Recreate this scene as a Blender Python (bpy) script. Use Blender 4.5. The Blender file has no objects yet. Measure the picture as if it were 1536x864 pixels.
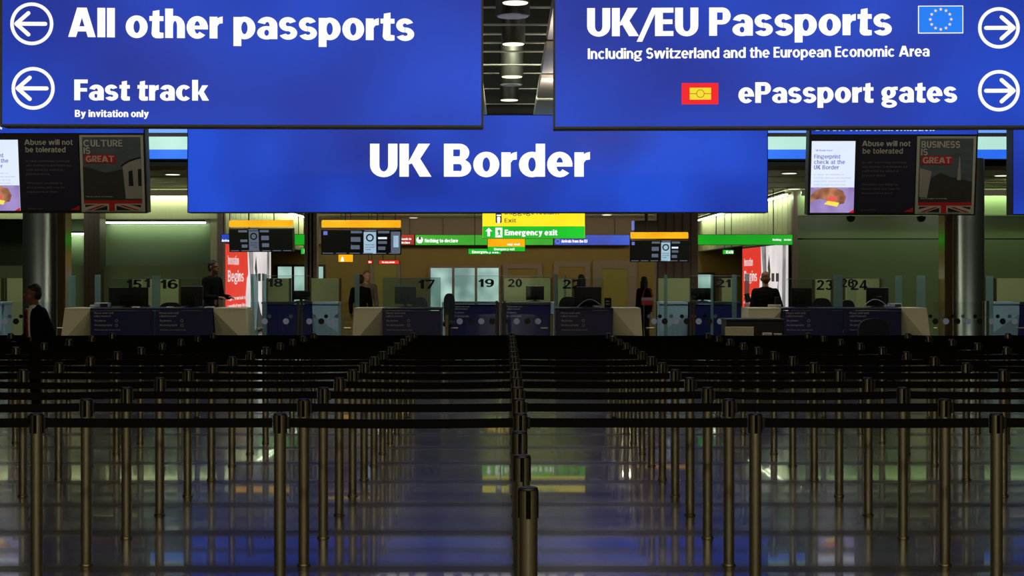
import bpy, math, random
from mathutils import Vector, Matrix
R = random.Random(7)
S = bpy.context.scene
COL = S.collection
F = 2304.0            # focal length in pixels of the 1536 px wide frame
VX, VY, H = 760.0, 414.0, 1.74

# ------------------------------------------------------------ camera, world, light
cam = bpy.data.cameras.new('camera')
cam.sensor_width = 36.0
cam.lens = 36.0 * F / 1536.0
cam.shift_x = (768 - VX) / 1536.0
cam.shift_y = -(432 - VY) / 1536.0
cam.clip_end = 300
co = bpy.data.objects.new('camera', cam)
COL.objects.link(co)
co.location = (0, 0, H)
co.rotation_euler = (math.pi / 2, 0, 0)
S.camera = co
S.view_settings.view_transform = 'Standard'
S.view_settings.look = 'None'
S.view_settings.exposure = 0.0
S.view_settings.gamma = 1.0
S.view_settings.use_curve_mapping = False
w = bpy.data.worlds.new('world')
S.world = w
w.use_nodes = True
w.node_tree.nodes['Background'].inputs[0].default_value = (0.010, 0.011, 0.010, 1)
w.node_tree.nodes['Background'].inputs[1].default_value = 1.0


def area(name, loc, sx, sy, power, color, rot=(0, 0, 0), spread=math.pi):
    l = bpy.data.lights.new(name, 'AREA')
    l.shape = 'RECTANGLE'
    l.size, l.size_y = sx, sy
    l.energy = power
    l.color = color
    l.spread = spread
    o = bpy.data.objects.new(name, l)
    o.location = loc
    o.rotation_euler = rot
    COL.objects.link(o)
    return o


WARM = (1.0, 0.86, 0.58)
GREENISH = (0.80, 1.0, 0.62)
for ax in (-6.5, 0.0, 6.5):
    area('hall_lamp', (ax, -4.0, 7.6), 1.2, 1.2, 470, WARM)
    area('hall_lamp', (ax, 4.0, 7.6), 1.0, 1.0, 20, WARM)
    area('hall_lamp', (ax, 13.0, 7.6), 1.0, 1.0, 14, WARM)
area('rear_desk_fill', (0.3, 29.2, 6.6), 1.2, 0.6, 200, (0.95, 1.0, 0.70), (math.radians(22), 0, 0))  # added fill for the middle sage divider
for ax in (-9.5, -3.0, 3.0, 9.5):
    area('desk_zone_lamp', (ax, 23.6, 7.4), 1.0, 1.0, 75, (1.0, 0.90, 0.66), (math.radians(14), 0, 0))
    area('rear_desk_fill', (ax, 28.6, 6.6), 1.2, 0.6, 150, (0.92, 1.0, 0.74), (math.radians(18), 0, 0))  # unseen fills added behind the border sign to brighten the dividers
area('passage_lamp', (-3.5, 45.0, 4.05), 0.4, 0.3, 60, (1.0, 0.90, 0.62))
area('passage_lamp', (3.5, 45.0, 4.05), 0.4, 0.3, 60, (1.0, 0.90, 0.62))
area('back_hall_lamp', (0, 58.5, 4.05), 14.0, 1.2, 330, (1.0, 0.82, 0.42), (math.radians(35), 0, 0))
area('raft_fill', (1.7, 26.9, 4.66), 1.6, 0.2, 100, (1.0, 0.93, 0.82), (math.pi, 0, 0))  # this and the next are fills added under the rafts
area('raft_fill', (1.7, 21.0, 4.3), 1.6, 0.2, 80, (1.0, 0.93, 0.82), (math.pi, 0, 0))
for sx in (-1, 1):
    for ax in (9.5, 13.0):
        area('side_wall_fill', (sx * ax, 37.2, 4.06), 1.6, 0.4, 34, (0.97, 1.0, 0.80), (math.radians(48), 0, 0))  # added fill, tilted onto the walls behind the desks
# strip lamps inside the wall coves
area('cove_lamp', (11.95, 41.80, 3.97), 7.8, 0.05, 85, GREENISH, (math.radians(10), 0, 0))
area('cove_lamp', (-11.95, 41.84, 3.97), 7.8, 0.05, 70, GREENISH, (math.radians(10), 0, 0))
area('cove_lamp', (-10.55, 46.28, 3.30), 3.0, 0.05, 24, GREENISH, (math.radians(10), 0, 0))
area('cove_lamp', (-13.0, 46.28, 2.96), 0.6, 0.05, 8, GREENISH, (math.radians(10), 0, 0))
area('cove_lamp', (7.52, 52, 3.97), 0.06, 19.0, 130, GREENISH, (0, math.radians(-28), 0))
area('cove_lamp', (-7.52, 52, 3.97), 0.06, 19.0, 130, GREENISH, (0, math.radians(28), 0))
# unseen corridor light, added behind the camera for the highlight on the posts
area('corridor_fill', (0.0, -16.5, 2.95), 1.8, 3.0, 120, (0.86, 1.0, 0.86))


# ------------------------------------------------------------ helpers
def lin(r, g, b):
    def f(c):
        c /= 255.0
        return c / 12.92 if c <= 0.04045 else ((c + 0.055) / 1.055) ** 2.4
    return (f(r), f(g), f(b), 1.0)


def Wp(px, py, d):
    return ((px - VX) * d / F, d, H + (VY - py) * d / F)


def nodes(name):
    m = bpy.data.materials.new(name)
    m.use_nodes = True
    nt = m.node_tree
    return m, nt, nt.nodes['Principled BSDF']


def pmat(name, col, rough=0.5, metal=0.0, var=0.08, scale=8.0, spec=0.5, stretch=None):
    m, nt, b = nodes(name)
    tc = nt.nodes.new('ShaderNodeTexCoord')
    nz = nt.nodes.new('ShaderNodeTexNoise')
    nz.inputs['Scale'].default_value = scale
    nz.inputs['Detail'].default_value = 3
    if stretch:
        mp = nt.nodes.new('ShaderNodeMapping')
        mp.inputs['Scale'].default_value = stretch
        nt.links.new(tc.outputs['Object'], mp.inputs[0])
        nt.links.new(mp.outputs[0], nz.inputs['Vector'])
    else:
        nt.links.new(tc.outputs['Object'], nz.inputs['Vector'])
    mx = nt.nodes.new('ShaderNodeMix')
    mx.data_type = 'RGBA'
    mx.inputs[6].default_value = tuple(c * (1 - var) for c in col[:3]) + (1,)
    mx.inputs[7].default_value = tuple(min(1, c * (1 + var)) for c in col[:3]) + (1,)
    nt.links.new(nz.outputs[0], mx.inputs[0])
    nt.links.new(mx.outputs[2], b.inputs['Base Color'])
    b.inputs['Roughness'].default_value = rough
    b.inputs['Metallic'].default_value = metal
    b.inputs['Specular IOR Level'].default_value = spec
    return m


def emat(name, col, strength=1.0, col2=None, scale=0.5):
    m, nt, b = nodes(name)
    b.inputs['Base Color'].default_value = (0.02, 0.02, 0.02, 1)
    b.inputs['Roughness'].default_value = 0.35
    b.inputs['Emission Strength'].default_value = strength
    tc = nt.nodes.new('ShaderNodeTexCoord')
    nz = nt.nodes.new('ShaderNodeTexNoise')
    nz.inputs['Scale'].default_value = scale
    nz.inputs['Detail'].default_value = 1.0
    nt.links.new(tc.outputs['Object'], nz.inputs['Vector'])
    rp = nt.nodes.new('ShaderNodeValToRGB')
    rp.color_ramp.elements[0].position = 0.32
    rp.color_ramp.elements[1].position = 0.68
    c2 = col2 or tuple(c * 0.93 for c in col[:3]) + (1,)
    rp.color_ramp.elements[0].color = c2
    rp.color_ramp.elements[1].color = col
    nt.links.new(nz.outputs[0], rp.inputs[0])
    nt.links.new(rp.outputs[0], b.inputs['Emission Color'])
    return m


def glassmat(name, tint, refl=0.10, haze=0.0, hazecol=(0.4, 0.5, 0.5, 1), rough=0.02):
    m, nt, b = nodes(name)
    nt.nodes.remove(b)
    out = nt.nodes['Material Output']
    tr = nt.nodes.new('ShaderNodeBsdfTransparent')
    tr.inputs[0].default_value = tint
    gl = nt.nodes.new('ShaderNodeBsdfGlossy')
    gl.inputs['Roughness'].default_value = rough
    fr = nt.nodes.new('ShaderNodeFresnel')
    fr.inputs[0].default_value = 1.5
    nz = nt.nodes.new('ShaderNodeTexNoise')
    nz.inputs['Scale'].default_value = 3.0
    ad = nt.nodes.new('ShaderNodeMath')
    ad.operation = 'MULTIPLY_ADD'
    ad.inputs[1].default_value = 0.02
    ad.inputs[2].default_value = refl - 0.05
    nt.links.new(nz.outputs[0], ad.inputs[0])
    sm = nt.nodes.new('ShaderNodeMath')
    sm.operation = 'ADD'
    sm.use_clamp = True
    nt.links.new(fr.outputs[0], sm.inputs[0])
    nt.links.new(ad.outputs[0], sm.inputs[1])
    mx = nt.nodes.new('ShaderNodeMixShader')
    nt.links.new(sm.outputs[0], mx.inputs[0])
    nt.links.new(tr.outputs[0], mx.inputs[1])
    nt.links.new(gl.outputs[0], mx.inputs[2])
    last = mx
    if haze > 0:
        df = nt.nodes.new('ShaderNodeBsdfDiffuse')
        df.inputs[0].default_value = hazecol
        m2 = nt.nodes.new('ShaderNodeMixShader')
        m2.inputs[0].default_value = haze
        nt.links.new(mx.outputs[0], m2.inputs[1])
        nt.links.new(df.outputs[0], m2.inputs[2])
        last = m2
    nt.links.new(last.outputs[0], out.inputs[0])
    return m


class MB:
    """collects shapes, then links them as ONE mesh object"""
    def __init__(self):
        self.v, self.f, self.s = [], [], []

    def add(self, vs, fs, smooth=False):
        o = len(self.v)
        self.v += [tuple(p) for p in vs]
        for f in fs:
            self.f.append(tuple(i + o for i in f))
            self.s.append(smooth)
        return self

    def box(self, x0, x1, y0, y1, z0, z1, bev=0.0):
        if bev <= 0:
            vs = [(x, y, z) for x in (x0, x1) for y in (y0, y1) for z in (z0, z1)]
            return self.add(vs, [(0, 1, 3, 2), (4, 6, 7, 5), (0, 4, 5, 1), (2, 3, 7, 6), (0, 2, 6, 4), (1, 5, 7, 3)])
        b = min(bev, (x1 - x0) / 3, (y1 - y0) / 3, (z1 - z0) / 3)
        def ring(z, i):
            return [(x0 + i, y0 + b, z), (x0 + b, y0 + i, z), (x1 - b, y0 + i, z), (x1 - i, y0 + b, z),
                    (x1 - i, y1 - b, z), (x1 - b, y1 - i, z), (x0 + b, y1 - i, z), (x0 + i, y1 - b, z)]
        def cap(z):
            return [(x0 + b, y0 + b, z), (x0 + b, y0 + b, z), (x1 - b, y0 + b, z), (x1 - b, y0 + b, z),
                    (x1 - b, y1 - b, z), (x1 - b, y1 - b, z), (x0 + b, y1 - b, z), (x0 + b, y1 - b, z)]
        rs = [ring(z0, b * .6) , ring(z0 + b, 0), ring(z1 - b, 0), ring(z1, b * .6)]
        vs = sum(rs, [])
        fs = [tuple(range(7, -1, -1)), tuple(range(24, 32))]
        for k in range(3):
            for i in range(8):
                j = (i + 1) % 8
                fs.append((k * 8 + i, k * 8 + j, (k + 1) * 8 + j, (k + 1) * 8 + i))
        return self.add(vs, fs)

    def lathe(self, prof, c=(0, 0), n=20, smooth=True, axis='z'):
        vs, fs = [], []
        for (r, z) in prof:
            for i in range(n):
                a = 2 * math.pi * i / n
                p = (c[0] + r * math.cos(a), c[1] + r * math.sin(a), z)
                if axis == 'y':
                    p = (c[0] + r * math.cos(a), z, c[1] + r * math.sin(a))
                vs.append(p)
        for k in range(len(prof) - 1):
            for i in range(n):
                j = (i + 1) % n
                fs.append((k * n + i, k * n + j, (k + 1) * n + j, (k + 1) * n + i))
        self.add(vs, fs, smooth)
        m = len(prof) - 1
        self.add([vs[i] for i in range(n)][::-1], [tuple(range(n))])
        self.add([vs[m * n + i] for i in range(n)], [tuple(range(n))])
        return self

    def tube(self, pts, r, n=8):
        pts = [Vector(p) for p in pts]
        rr = r if isinstance(r, (list, tuple)) else [r] * len(pts)
        vs, fs = [], []
        for k, p in enumerate(pts):
            d = (pts[min(k + 1, len(pts) - 1)] - pts[max(k - 1, 0)]).normalized()
            u = d.cross(Vector((0, 0, 1)))
            if u.length < 1e-3:
                u = d.cross(Vector((1, 0, 0)))
            u.normalize()
            v = d.cross(u)
            for i in range(n):
                a = 2 * math.pi * i / n
                vs.append(p + (u * math.cos(a) + v * math.sin(a)) * rr[k])
        for k in range(len(pts) - 1):
            for i in range(n):
                j = (i + 1) % n
                fs.append((k * n + i, k * n + j, (k + 1) * n + j, (k + 1) * n + i))
        fs2 = [tuple(range(n - 1, -1, -1)), tuple(range((len(pts) - 1) * n, len(pts) * n))]
        self.add(vs, fs, True)
        self.add(vs, fs2)
        return self

    def ball(self, c, r, n=14):
        rx, ry, rz = r if isinstance(r, (tuple, list)) else (r, r, r)
        vs, fs = [], []
        m = n // 2 + 1
        for k in range(1, m):
            t = math.pi * k / m
            for i in range(n):
                a = 2 * math.pi * i / n
                vs.append((c[0] + rx * math.sin(t) * math.cos(a), c[1] + ry * math.sin(t) * math.sin(a), c[2] + rz * math.cos(t)))
        for k in range(m - 2):
            for i in range(n):
                j = (i + 1) % n
                fs.append((k * n + i, (k + 1) * n + i, (k + 1) * n + j, k * n + j))
        t = len(vs)
        vs += [(c[0], c[1], c[2] + rz), (c[0], c[1], c[2] - rz)]
        for i in range(n):
            j = (i + 1) % n
            fs.append((t, i, j))
            fs.append((t + 1, (m - 2) * n + j, (m - 2) * n + i))
        return self.add(vs, fs, True)

    def prism(self, poly, y0, y1):
        """poly of (x, z) counter-clockwise seen from -Y, extruded along Y"""
        n = len(poly)
        vs = [(x, y0, z) for x, z in poly] + [(x, y1, z) for x, z in poly]
        fs = [tuple(range(n)), tuple(range(2 * n - 1, n - 1, -1))]
        for i in range(n):
            j = (i + 1) % n
            fs.append((i, i + n, j + n, j))
        return self.add(vs, fs)

    def flat(self, poly, y):
        return self.add([(x, y, z) for x, z in poly], [tuple(range(len(poly)))])

    def build(self, name, mat, parent=None, loc=None, rot=None):
        me = bpy.data.meshes.new(name)
        me.from_pydata(self.v, [], self.f)
        me.polygons.foreach_set('use_smooth', self.s)
        me.materials.append(mat)
        me.update()
        o = bpy.data.objects.new(name, me)
        COL.objects.link(o)
        if parent is not None:
            o.parent = parent
        if loc is not None:
            o.location = loc
        if rot is not None:
            o.rotation_euler = rot
        return o


def tag(o, label, cat, group=None, kind=None):
    o['label'] = label
    o['category'] = cat
    if group:
        o['group'] = group
    if kind:
        o['kind'] = kind
    return o


def thing(name, label, cat, loc, rz=0.0, group=None):
    o = bpy.data.objects.new(name, None)
    o.empty_display_size = 0.2
    COL.objects.link(o)
    o.location = loc
    o.rotation_euler = (0, 0, rz)
    return tag(o, label, cat, group)


def struct(o):
    o['kind'] = 'structure'
    return o


def kids(o):
    return [c for c in COL.objects if c.parent == o]


# ------------------------------------------------------------ heavy lettering, drawn as polygons (unit = cap height)
def font(ch, s, t):
    X = 0.74
    P = []

    def rc(x0, y0, x1, y1):
        P.append([(x0, y0), (x1, y0), (x1, y1), (x0, y1)])

    def pl(*p):
        P.append(list(p))

    def arc(cx, cy, rx, ry, sx, ty, a0=0, a1=360):
        n = max(6, int(abs(a1 - a0) / 15))
        q = []
        for i in range(n + 1):
            a = math.radians(a0 + (a1 - a0) * i / n)
            c_, s_ = math.cos(a), math.sin(a)
            q.append(((cx + rx * c_, cy + ry * s_), (cx + (rx - sx) * c_, cy + (ry - ty) * s_)))
        for i in range(n):
            P.append([q[i][0], q[i + 1][0], q[i + 1][1], q[i][1]])
    c = 0.20 + (0.26 - s) * 0.9
    k = 0.125 + (0.26 - s) * 1.1
    wo = 2 * s + c
    wn = 2 * s + k
    if ch == ' ':
        return P, 0.24
    if ch in 'lI|':
        rc(0, 0, s, 1); return P, s
    if ch == '1':
        rc(.16, 0, .16 + s, 1); pl((0, .62), (.16, .66), (.16, .98), (.10, .84), (0, .80)); return P, .16 + s
    if ch == 'i':
        rc(0, 0, s, X); rc(0, .83, s, 1.01); return P, s
    if ch == 'j':
        rc(.05, -.1, .05 + s, X); rc(.05, .83, .05 + s, 1.01); rc(-.06, -.25, .05 + s * .8, -.08); return P, s + .05
    if ch == '.':
        rc(0, 0, s, s); return P, s
    if ch == ',':
        rc(0, 0, s, s); pl((.05, -.15), (s, 0), (.02, 0)); return P, s
    if ch == 'o':
        arc(wo / 2, X / 2, wo / 2, X / 2 + .018, s, t); return P, wo
    if ch == 'O' or ch == '0':
        wd = wo * (1.15 if ch == 'O' else 1.0); arc(wd / 2, .5, wd / 2, .515, s, t); return P, wd
    if ch == 'Q':
        wd = wo * 1.15; arc(wd / 2, .5, wd / 2, .515, s, t); pl((wd * .5, .25), (wd * .65, .35), (wd, 0), (wd * .8, -.08)); return P, wd
    if ch in 'pbdq':
        arc(wo / 2, X / 2, wo / 2, X / 2 + .018, s, t)
        if ch == 'p': rc(0, -.25, s, X)
        if ch == 'b': rc(0, 0, s, 1)
        if ch == 'd': rc(wo - s, 0, wo, 1)
        if ch == 'q': rc(wo - s, -.25, wo, X)
        return P, wo
    if ch in 'hn':
        rc(0, 0, s, 1 if ch == 'h' else X)
        arc(wn / 2, X - .34, wn / 2, .358, s, t, 0, 180)
        rc(wn - s, 0, wn, X - .34); return P, wn
    if ch == 'm':
        rc(0, 0, s, X)
        for q in (0, s + k):
            arc(q + wn / 2, X - .34, wn / 2, .358, s, t, 0, 180); rc(q + wn - s, 0, q + wn, X - .34)
        return P, wn + s + k
    if ch == 'u':
        rc(wn - s, 0, wn, X); rc(0, .34, s, X); arc(wn / 2, .34, wn / 2, .358, s, t, 180, 360); return P, wn
    if ch == 'r':
        rc(0, 0, s, X)
        pl((s * .8, X - .26), (s, X - .32), (s + .06, X - .235), (s + .17, X - .22), (s + .17, X + .015), (s + .06, X - .015), (s * .8, X - .10)); return P, s + .17
    if ch == 'e':
        we = wo * .97
        arc(we / 2, X / 2, we / 2, X / 2 + .018, s, t, 0, 318); rc(s * .5, X / 2 - .065, we, X / 2 + .06); return P, we
    if ch == 'c':
        arc(wo / 2, X / 2, wo / 2, X / 2 + .018, s, t, 42, 318); return P, wo * .93
    if ch == 'a':
        wa = 2 * s + k + .02
        rc(wa - s, 0, wa, X - .27); arc(wa / 2, X - .27, wa / 2, .288, s, t, 0, 162)
        arc(wa * .47, .213, wa * .47, .23, s * .92, t * .72); return P, wa
    if ch == 's':
        ws = .40 + .75 * s
        arc(ws / 2 - .01, X - .225, ws / 2 - .01, .243, s * .85, t, 22, 270)
        arc(ws / 2, .215, ws / 2, .233, s * .85, t, -158, 90); return P, ws
    if ch in 'S':
        ws = .46 + .85 * s
        arc(ws / 2 - .01, .705, ws / 2 - .01, .31, s * .9, t * 1.1, 25, 270)
        arc(ws / 2, .30, ws / 2, .315, s * .9, t * 1.1, -155, 90); return P, ws
    if ch == 't':
        wt = .24 + .85 * s
        pl((.07, .12), (.07 + s, .12), (.07 + s, .95), (.11, .91)); rc(0, X - t * .95, wt, X)
        pl((.07, .2), (.07, .13), (.11, .04), (.20, -.012), (.36, -.015), (wt, 0), (wt, t), (.09 + s, t + .01), (.07 + s, .2)); return P, wt
    if ch == 'f':
        rc(.07, 0, .07 + s, .8); rc(0, X - t * .95, .16 + s, X)
        pl((.07, .78), (.07 + s, .74), (.10 + s, .83), (.22 + s, .83), (.22 + s, 1.0), (.1 + s, 1.01), (.12, .95)); return P, .22 + s
    if ch == 'g':
        arc(.32, .47, .32, .285, s * .92, t * .8)
        pl((.45, .60), (.72, .60), (.72, X + .02), (.60, X + .02), (.40, X - .02))
        arc(.345, -.06, .345, .20, s * .8, t * .8)
        pl((.02, .18), (.05, .09), (.32, .10), (.34, .22), (.20, .27), (.06, .28)); return P, .72
    if ch == 'k':
        rc(0, 0, s, 1)
        pl((s * .85, .28), (s * .95, .34), (s + .19, X), (s + .46, X), (s + .20, .34)); pl((s + .0, .42), (s + .22, .50), (s + .50, 0), (s + .20, 0)); return P, s + .48
    if ch == 'K':
        rc(0, 0, s, 1)
        pl((s * .85, .36), (s * .95, .44), (s + .26, 1), (s + .58, 1), (s + .26, .46)); pl((s + .02, .52), (s + .27, .62), (s + .62, 0), (s + .30, 0)); return P, s + .61
    if ch == 'v':
        pl((0, X), (s + .02, X), (.42, .18), (.42, 0), (.24, 0)); pl((.44, 0), (.68, X), (.66 - s, X), (.26, .18), (.26, 0)); return P, .68
    if ch == 'V':
        pl((0, 1), (s + .02, 1), (.52, .2), (.52, 0), (.28, 0)); pl((.52, 0), (.80, 1), (.78 - s, 1), (.28, .2), (.28, 0)); return P, .8
    if ch == 'y':
        pl((0, X), (s + .02, X), (.46, .16), (.40, 0), (.25, .0)); pl((.45, .02), (.70, X), (.68 - s, X), (.28, .1), (.20, -.08), (.36, -.16)); pl((.06, -.25), (.25, -.25), (.37, -.15), (.46, .05), (.28, .05), (.19, -.07), (.06, -.08)); return P, .70
    if ch == 'Y':
        pl((0, 1), (s + .03, 1), (.5, .5), (.5, .3), (.28, .38)); pl((.8, 1), (.77 - s, 1), (.3, .5), (.3, .3), (.52, .38)); rc(.4 - s / 2, 0, .4 + s / 2, .5); return P, .8
    if ch == 'w':
        for q in (0, .46):
            pl((q, X), (q + s, X), (q + .34, .14), (q + .34, 0), (q + .16, 0)); pl((q + .36, 0), (q + .56, X), (q + .56 - s * .9, X), (q + .20, .14), (q + .20, 0))
        return P, 1.02
    if ch == 'x':
        pl((0, 0), (s + .04, 0), (.66, X), (.62 - s, X)); pl((0, X), (s + .04, X), (.66, 0), (.62 - s, 0)); return P, .66
    if ch == 'z':
        rc(0, 0, .56, t); rc(0, X - t, .56, X); pl((0, t * .9), (s, t * .9), (.56, X - t * .9), (.56 - s, X - t * .9)); return P, .56
    if ch == 'A':
        pl((0, 0), (s, 0), (.48, .78), (.60, 1), (.29, 1)); pl((.89, 0), (.89 - s, 0), (.41, .78), (.29, 1), (.60, 1)); rc(.2, .19, .70, .19 + t); return P, .89
    if ch == 'U':
        wd = 2 * s + .24; rc(0, .35, s, 1); rc(wd - s, .35, wd, 1); arc(wd / 2, .35, wd / 2, .365, s, t, 180, 360); return P, wd
    if ch in 'EFL':
        rc(0, 0, s, 1)
        wd = s + .34
        if ch in 'EL': rc(0, 0, wd, t)
        if ch in 'EF': rc(0, 1 - t, wd, 1); rc(0, .5 - t * .45, wd - .03, .5 + t * .5)
        return P, wd
    if ch in 'PRDB':
        rc(0, 0, s, 1)
        wd = s + .44
        if ch == 'D':
            rc(0, 0, s + .16, t); rc(0, 1 - t, s + .16, 1); arc(s + .14, .5, wd - s - .10, .5, s, t, -90, 90); return P, wd + .04
        lo = .40 if ch != 'B' else .46
        cy = (1 + lo) / 2
        rc(0, 1 - t, s + .18, 1); rc(0, lo, s + .18, lo + t * .9); arc(s + .17, cy, wd - s - .17, (1 - lo) / 2, s, t * .9, -90, 90)
        if ch == 'R': pl((s * .9, lo + .1), (s + .2, lo + .08), (wd + .04, 0), (wd - s, 0))
        if ch == 'B': rc(0, 0, s + .18, t); rc(0, .54 - t * .9, s + .18, .54); arc(s + .17, .27, wd - s - .12, .27, s, t * .9, -90, 90); return P, wd + .05
        return P, wd
    if ch == 'C' or ch == 'G':
        arc(.42, .5, .42, .515, s, t * 1.1, 40, 320)
        if ch == 'G': rc(.84 - s, .08, .84, .5); rc(.46, .5 - t * .9, .84, .5)
        return P, .82
    if ch == 'N':
        rc(0, 0, s, 1); rc(.84 - s, 0, .84, 1); pl((0, 1), (s, 1), (.84, 0), (.84 - s, 0)); return P, .84
    if ch == 'H':
        rc(0, 0, s, 1); rc(.82 - s, 0, .82, 1); rc(0, .5 - t / 2, .82, .5 + t / 2); return P, .82
    if ch == 'M':
        rc(0, 0, s, 1); rc(1 - s, 0, 1, 1); pl((0, 1), (s, 1), (.56, .1), (.44, .1)); pl((1, 1), (1 - s, 1), (.44, .1), (.56, .1)); return P, 1
    if ch == 'T':
        rc(0, 1 - t, .74, 1); rc(.37 - s / 2, 0, .37 + s / 2, 1); return P, .74
    if ch == '/':
        pl((-.12, -.2), (.06, -.2), (.56, 1), (.38, 1)); return P, .42
    if ch == '2':
        arc(.34, .68, .34, .335, s * .95, t, -12, 165); rc(0, 0, .70, t)
        pl((.66, .62), (.66 - s, .66), (.36, .42), (0, t), (0, 0), (.30, t), (.52, .42)); return P, .70
    if ch == '3':
        arc(.33, .72, .33, .295, s * .95, t * .95, -90, 160); arc(.34, .29, .35, .305, s * .95, t * .95, -160, 90); return P, .70
    if ch == '4':
        rc(.40, 0, .40 + s * .95, 1); rc(0, .2, .74, .2 + t); pl((0, .3), (0, .2 + t * .6), (.40, 1), (.40 + s * .5, 1), (.40, .72), (.20, .34)); return P, .74
    if ch == '5':
        rc(.10, 1 - t, .66, 1); pl((.06, .42), (.06 + s, .46), (.09 + s, 1), (.09, 1)); arc(.34, .32, .36, .335, s * .95, t, -155, 140); return P, .72
    if ch == '6':
        arc(.36, .32, .36, .335, s * .95, t); arc(.38, .5, .38, .515, s * .95, t, 50, 220); return P, .72
    if ch == '9':
        arc(.36, .68, .36, .335, s * .95, t); arc(.34, .5, .38, .515, s * .95, t, -130, 40); return P, .72
    if ch == '8':
        arc(.35, .73, .32, .285, s * .9, t * .95); arc(.35, .28, .35, .295, s * .95, t * .95); return P, .70
    if ch == '7':
        rc(0, 1 - t, .68, 1); pl((.12, 0), (.12 + s, 0), (.68, .86), (.66 - s * .6, .86)); return P, .68
    rc(0, 0, s, X)
    return P, s


def text_polys(txt, x0, x1, z, cap, s=.255, t=.175, gap=.055, words=False):
    """lettering fitted between x0 and x1 (local x), baseline z, cap height cap"""
    pen = 0.0
    out = []
    ws = [0]
    for ch in txt:
        P, wd = font(ch, s, t)
        if ch == ' ':
            ws.append(len(out))
        out += [[(p[0] + pen, p[1]) for p in q] for q in P]
        pen += wd + gap
    pen -= gap
    k = (x1 - x0) / pen if x1 is not None else cap
    res = [[(x0 + px * k, z + pz * cap) for px, pz in q] for q in out]
    if words:
        return [res[a:b] for a, b in zip(ws, ws[1:] + [len(res)])]
    return res


class Panel:
    """a flat face placed by photo coordinates at one distance; children are built in its local frame"""
    def __init__(self, root, pxc, pyb, d):
        self.root, self.pxc, self.pyb, self.k = root, pxc, pyb, d / F

    def x(self, px):
        return (px - self.pxc) * self.k

    def z(self, py):
        return (self.pyb - py) * self.k

    def poly(self, name, pts, mat, y, parent=None, thick=0.0):
        for p in pts:
            m = MB()
            q = [(self.x(a), self.z(b)) for a, b in p]
            if thick:
                m.prism(q, y - thick, y)
            else:
                m.flat(q, y)
            o = m.build(name, mat, parent or self.root)
        return o

    def rect(self, name, x0, y0, x1, y1, mat, y, parent=None, thick=0.0):
        return self.poly(name, [[(x0, y1), (x1, y1), (x1, y0), (x0, y0)]], mat, y, parent, thick)

    def box(self, name, x0, y0, x1, y1, mat, ya, yb, parent=None, bev=0.0):
        return MB().box(self.x(x0), self.x(x1), ya, yb, self.z(y1), self.z(y0), bev).build(name, mat, parent or self.root)

    def text(self, txt, x0, x1, base, cap, mat, y, s=.255, t=.175, gap=.055, parent=None, name='lettering', slope=0.0):
        for word in text_polys(txt, self.x(x0), self.x(x1), self.z(base), cap * self.k, s, t, gap, True):
            m = MB()
            for q in word:
                if slope:
                    q = [(a, b + slope * a) for a, b in q]
                m.flat(q, y)
            o = m.build(name, mat, parent or self.root)
        return o

    def lines(self, rows, mat, y, parent=None, s=.16, t=.13, name='lettering'):
        """several small lines as one mesh: (text, x0, x1, baseline, cap)"""
        for (txt, x0, x1, base, cap) in rows:
            ws = text_polys(txt, self.x(x0), self.x(x1), self.z(base), cap * self.k, s, t, .09, True)
            for word in (ws if cap >= 5 else [sum(ws, [])]):
                m = MB()
                for q in word:
                    m.flat(q, y)
                o = m.build(name, mat, parent or self.root)
        return o

    def disc(self, name, cx, cy, r, mat, y, parent=None, r2=0.0, n=28, sq=1.0):
        m = MB()
        k = self.k
        o = [(self.x(cx) + sq * r * k * math.cos(2 * math.pi * i / n), self.z(cy) + r * k * math.sin(2 * math.pi * i / n)) for i in range(n)]
        if r2:
            q = [(self.x(cx) + sq * r2 * k * math.cos(2 * math.pi * i / n), self.z(cy) + r2 * k * math.sin(2 * math.pi * i / n)) for i in range(n)]
            for i in range(n):
                j = (i + 1) % n
                m.flat([o[i], o[j], q[j], q[i]], y)
        else:
            m.flat(o, y)
        return m.build(name, mat, parent or self.root)


# ------------------------------------------------------------ materials
M = {}
M['blue'] = emat('blue_lit_face', lin(29, 76, 208), 1.0, lin(27, 48, 152), 0.5)
M['blue_text'] = emat('white_lit_lettering', (1.0, 1.0, 0.97, 1), 1.15)
M['arrow'] = emat('cream_lit_symbol', (1.0, 1.0, 0.93, 1), 1.05)
M['frame'] = pmat('sign_frame_grey', lin(130, 132, 122), 0.5, 0.2)
M['housing'] = pmat('sign_housing_black', lin(24, 24, 26), 0.5)
M['black'] = pmat('black_plastic', lin(14, 14, 14), 0.45)
M['slot'] = pmat('matte_black_slot', lin(7, 7, 7), 0.8, spec=0.1)
M['belt'] = pmat('black_webbing', lin(12, 12, 12), 0.85, var=0.2, scale=60, spec=0.1)
M['yellow'] = emat('yellow_lit_face', lin(255, 242, 40), 1.0, lin(255, 232, 30), 2)
M['amber'] = emat('amber_lit_header', lin(255, 190, 22), 1.0, lin(250, 172, 15), 2)
M['green'] = emat('green_lit_face', lin(30, 205, 48), 1.0, lin(24, 180, 38), 1.5)
M['green2'] = emat('green_band_face', lin(26, 175, 36), 1.0, lin(22, 155, 30), 1.0)
M['red'] = emat('red_lit_face', lin(170, 12, 18), 1.0, lin(150, 8, 14), 1)
M['red2'] = emat('bright_red_lit_face', lin(238, 52, 30), 1.0, lin(228, 46, 26), 1)
M['blueband'] = emat('blue_band_face', lin(34, 82, 205), 1.0, lin(26, 60, 170), 1)
M['pale'] = emat('pale_cyan_lit_face', lin(196, 240, 228), 1.0, lin(180, 228, 214), 1)
M['sky'] = emat('sky_blue_lit_face', lin(40, 125, 255), 1.0, lin(30, 105, 240), 1)
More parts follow.
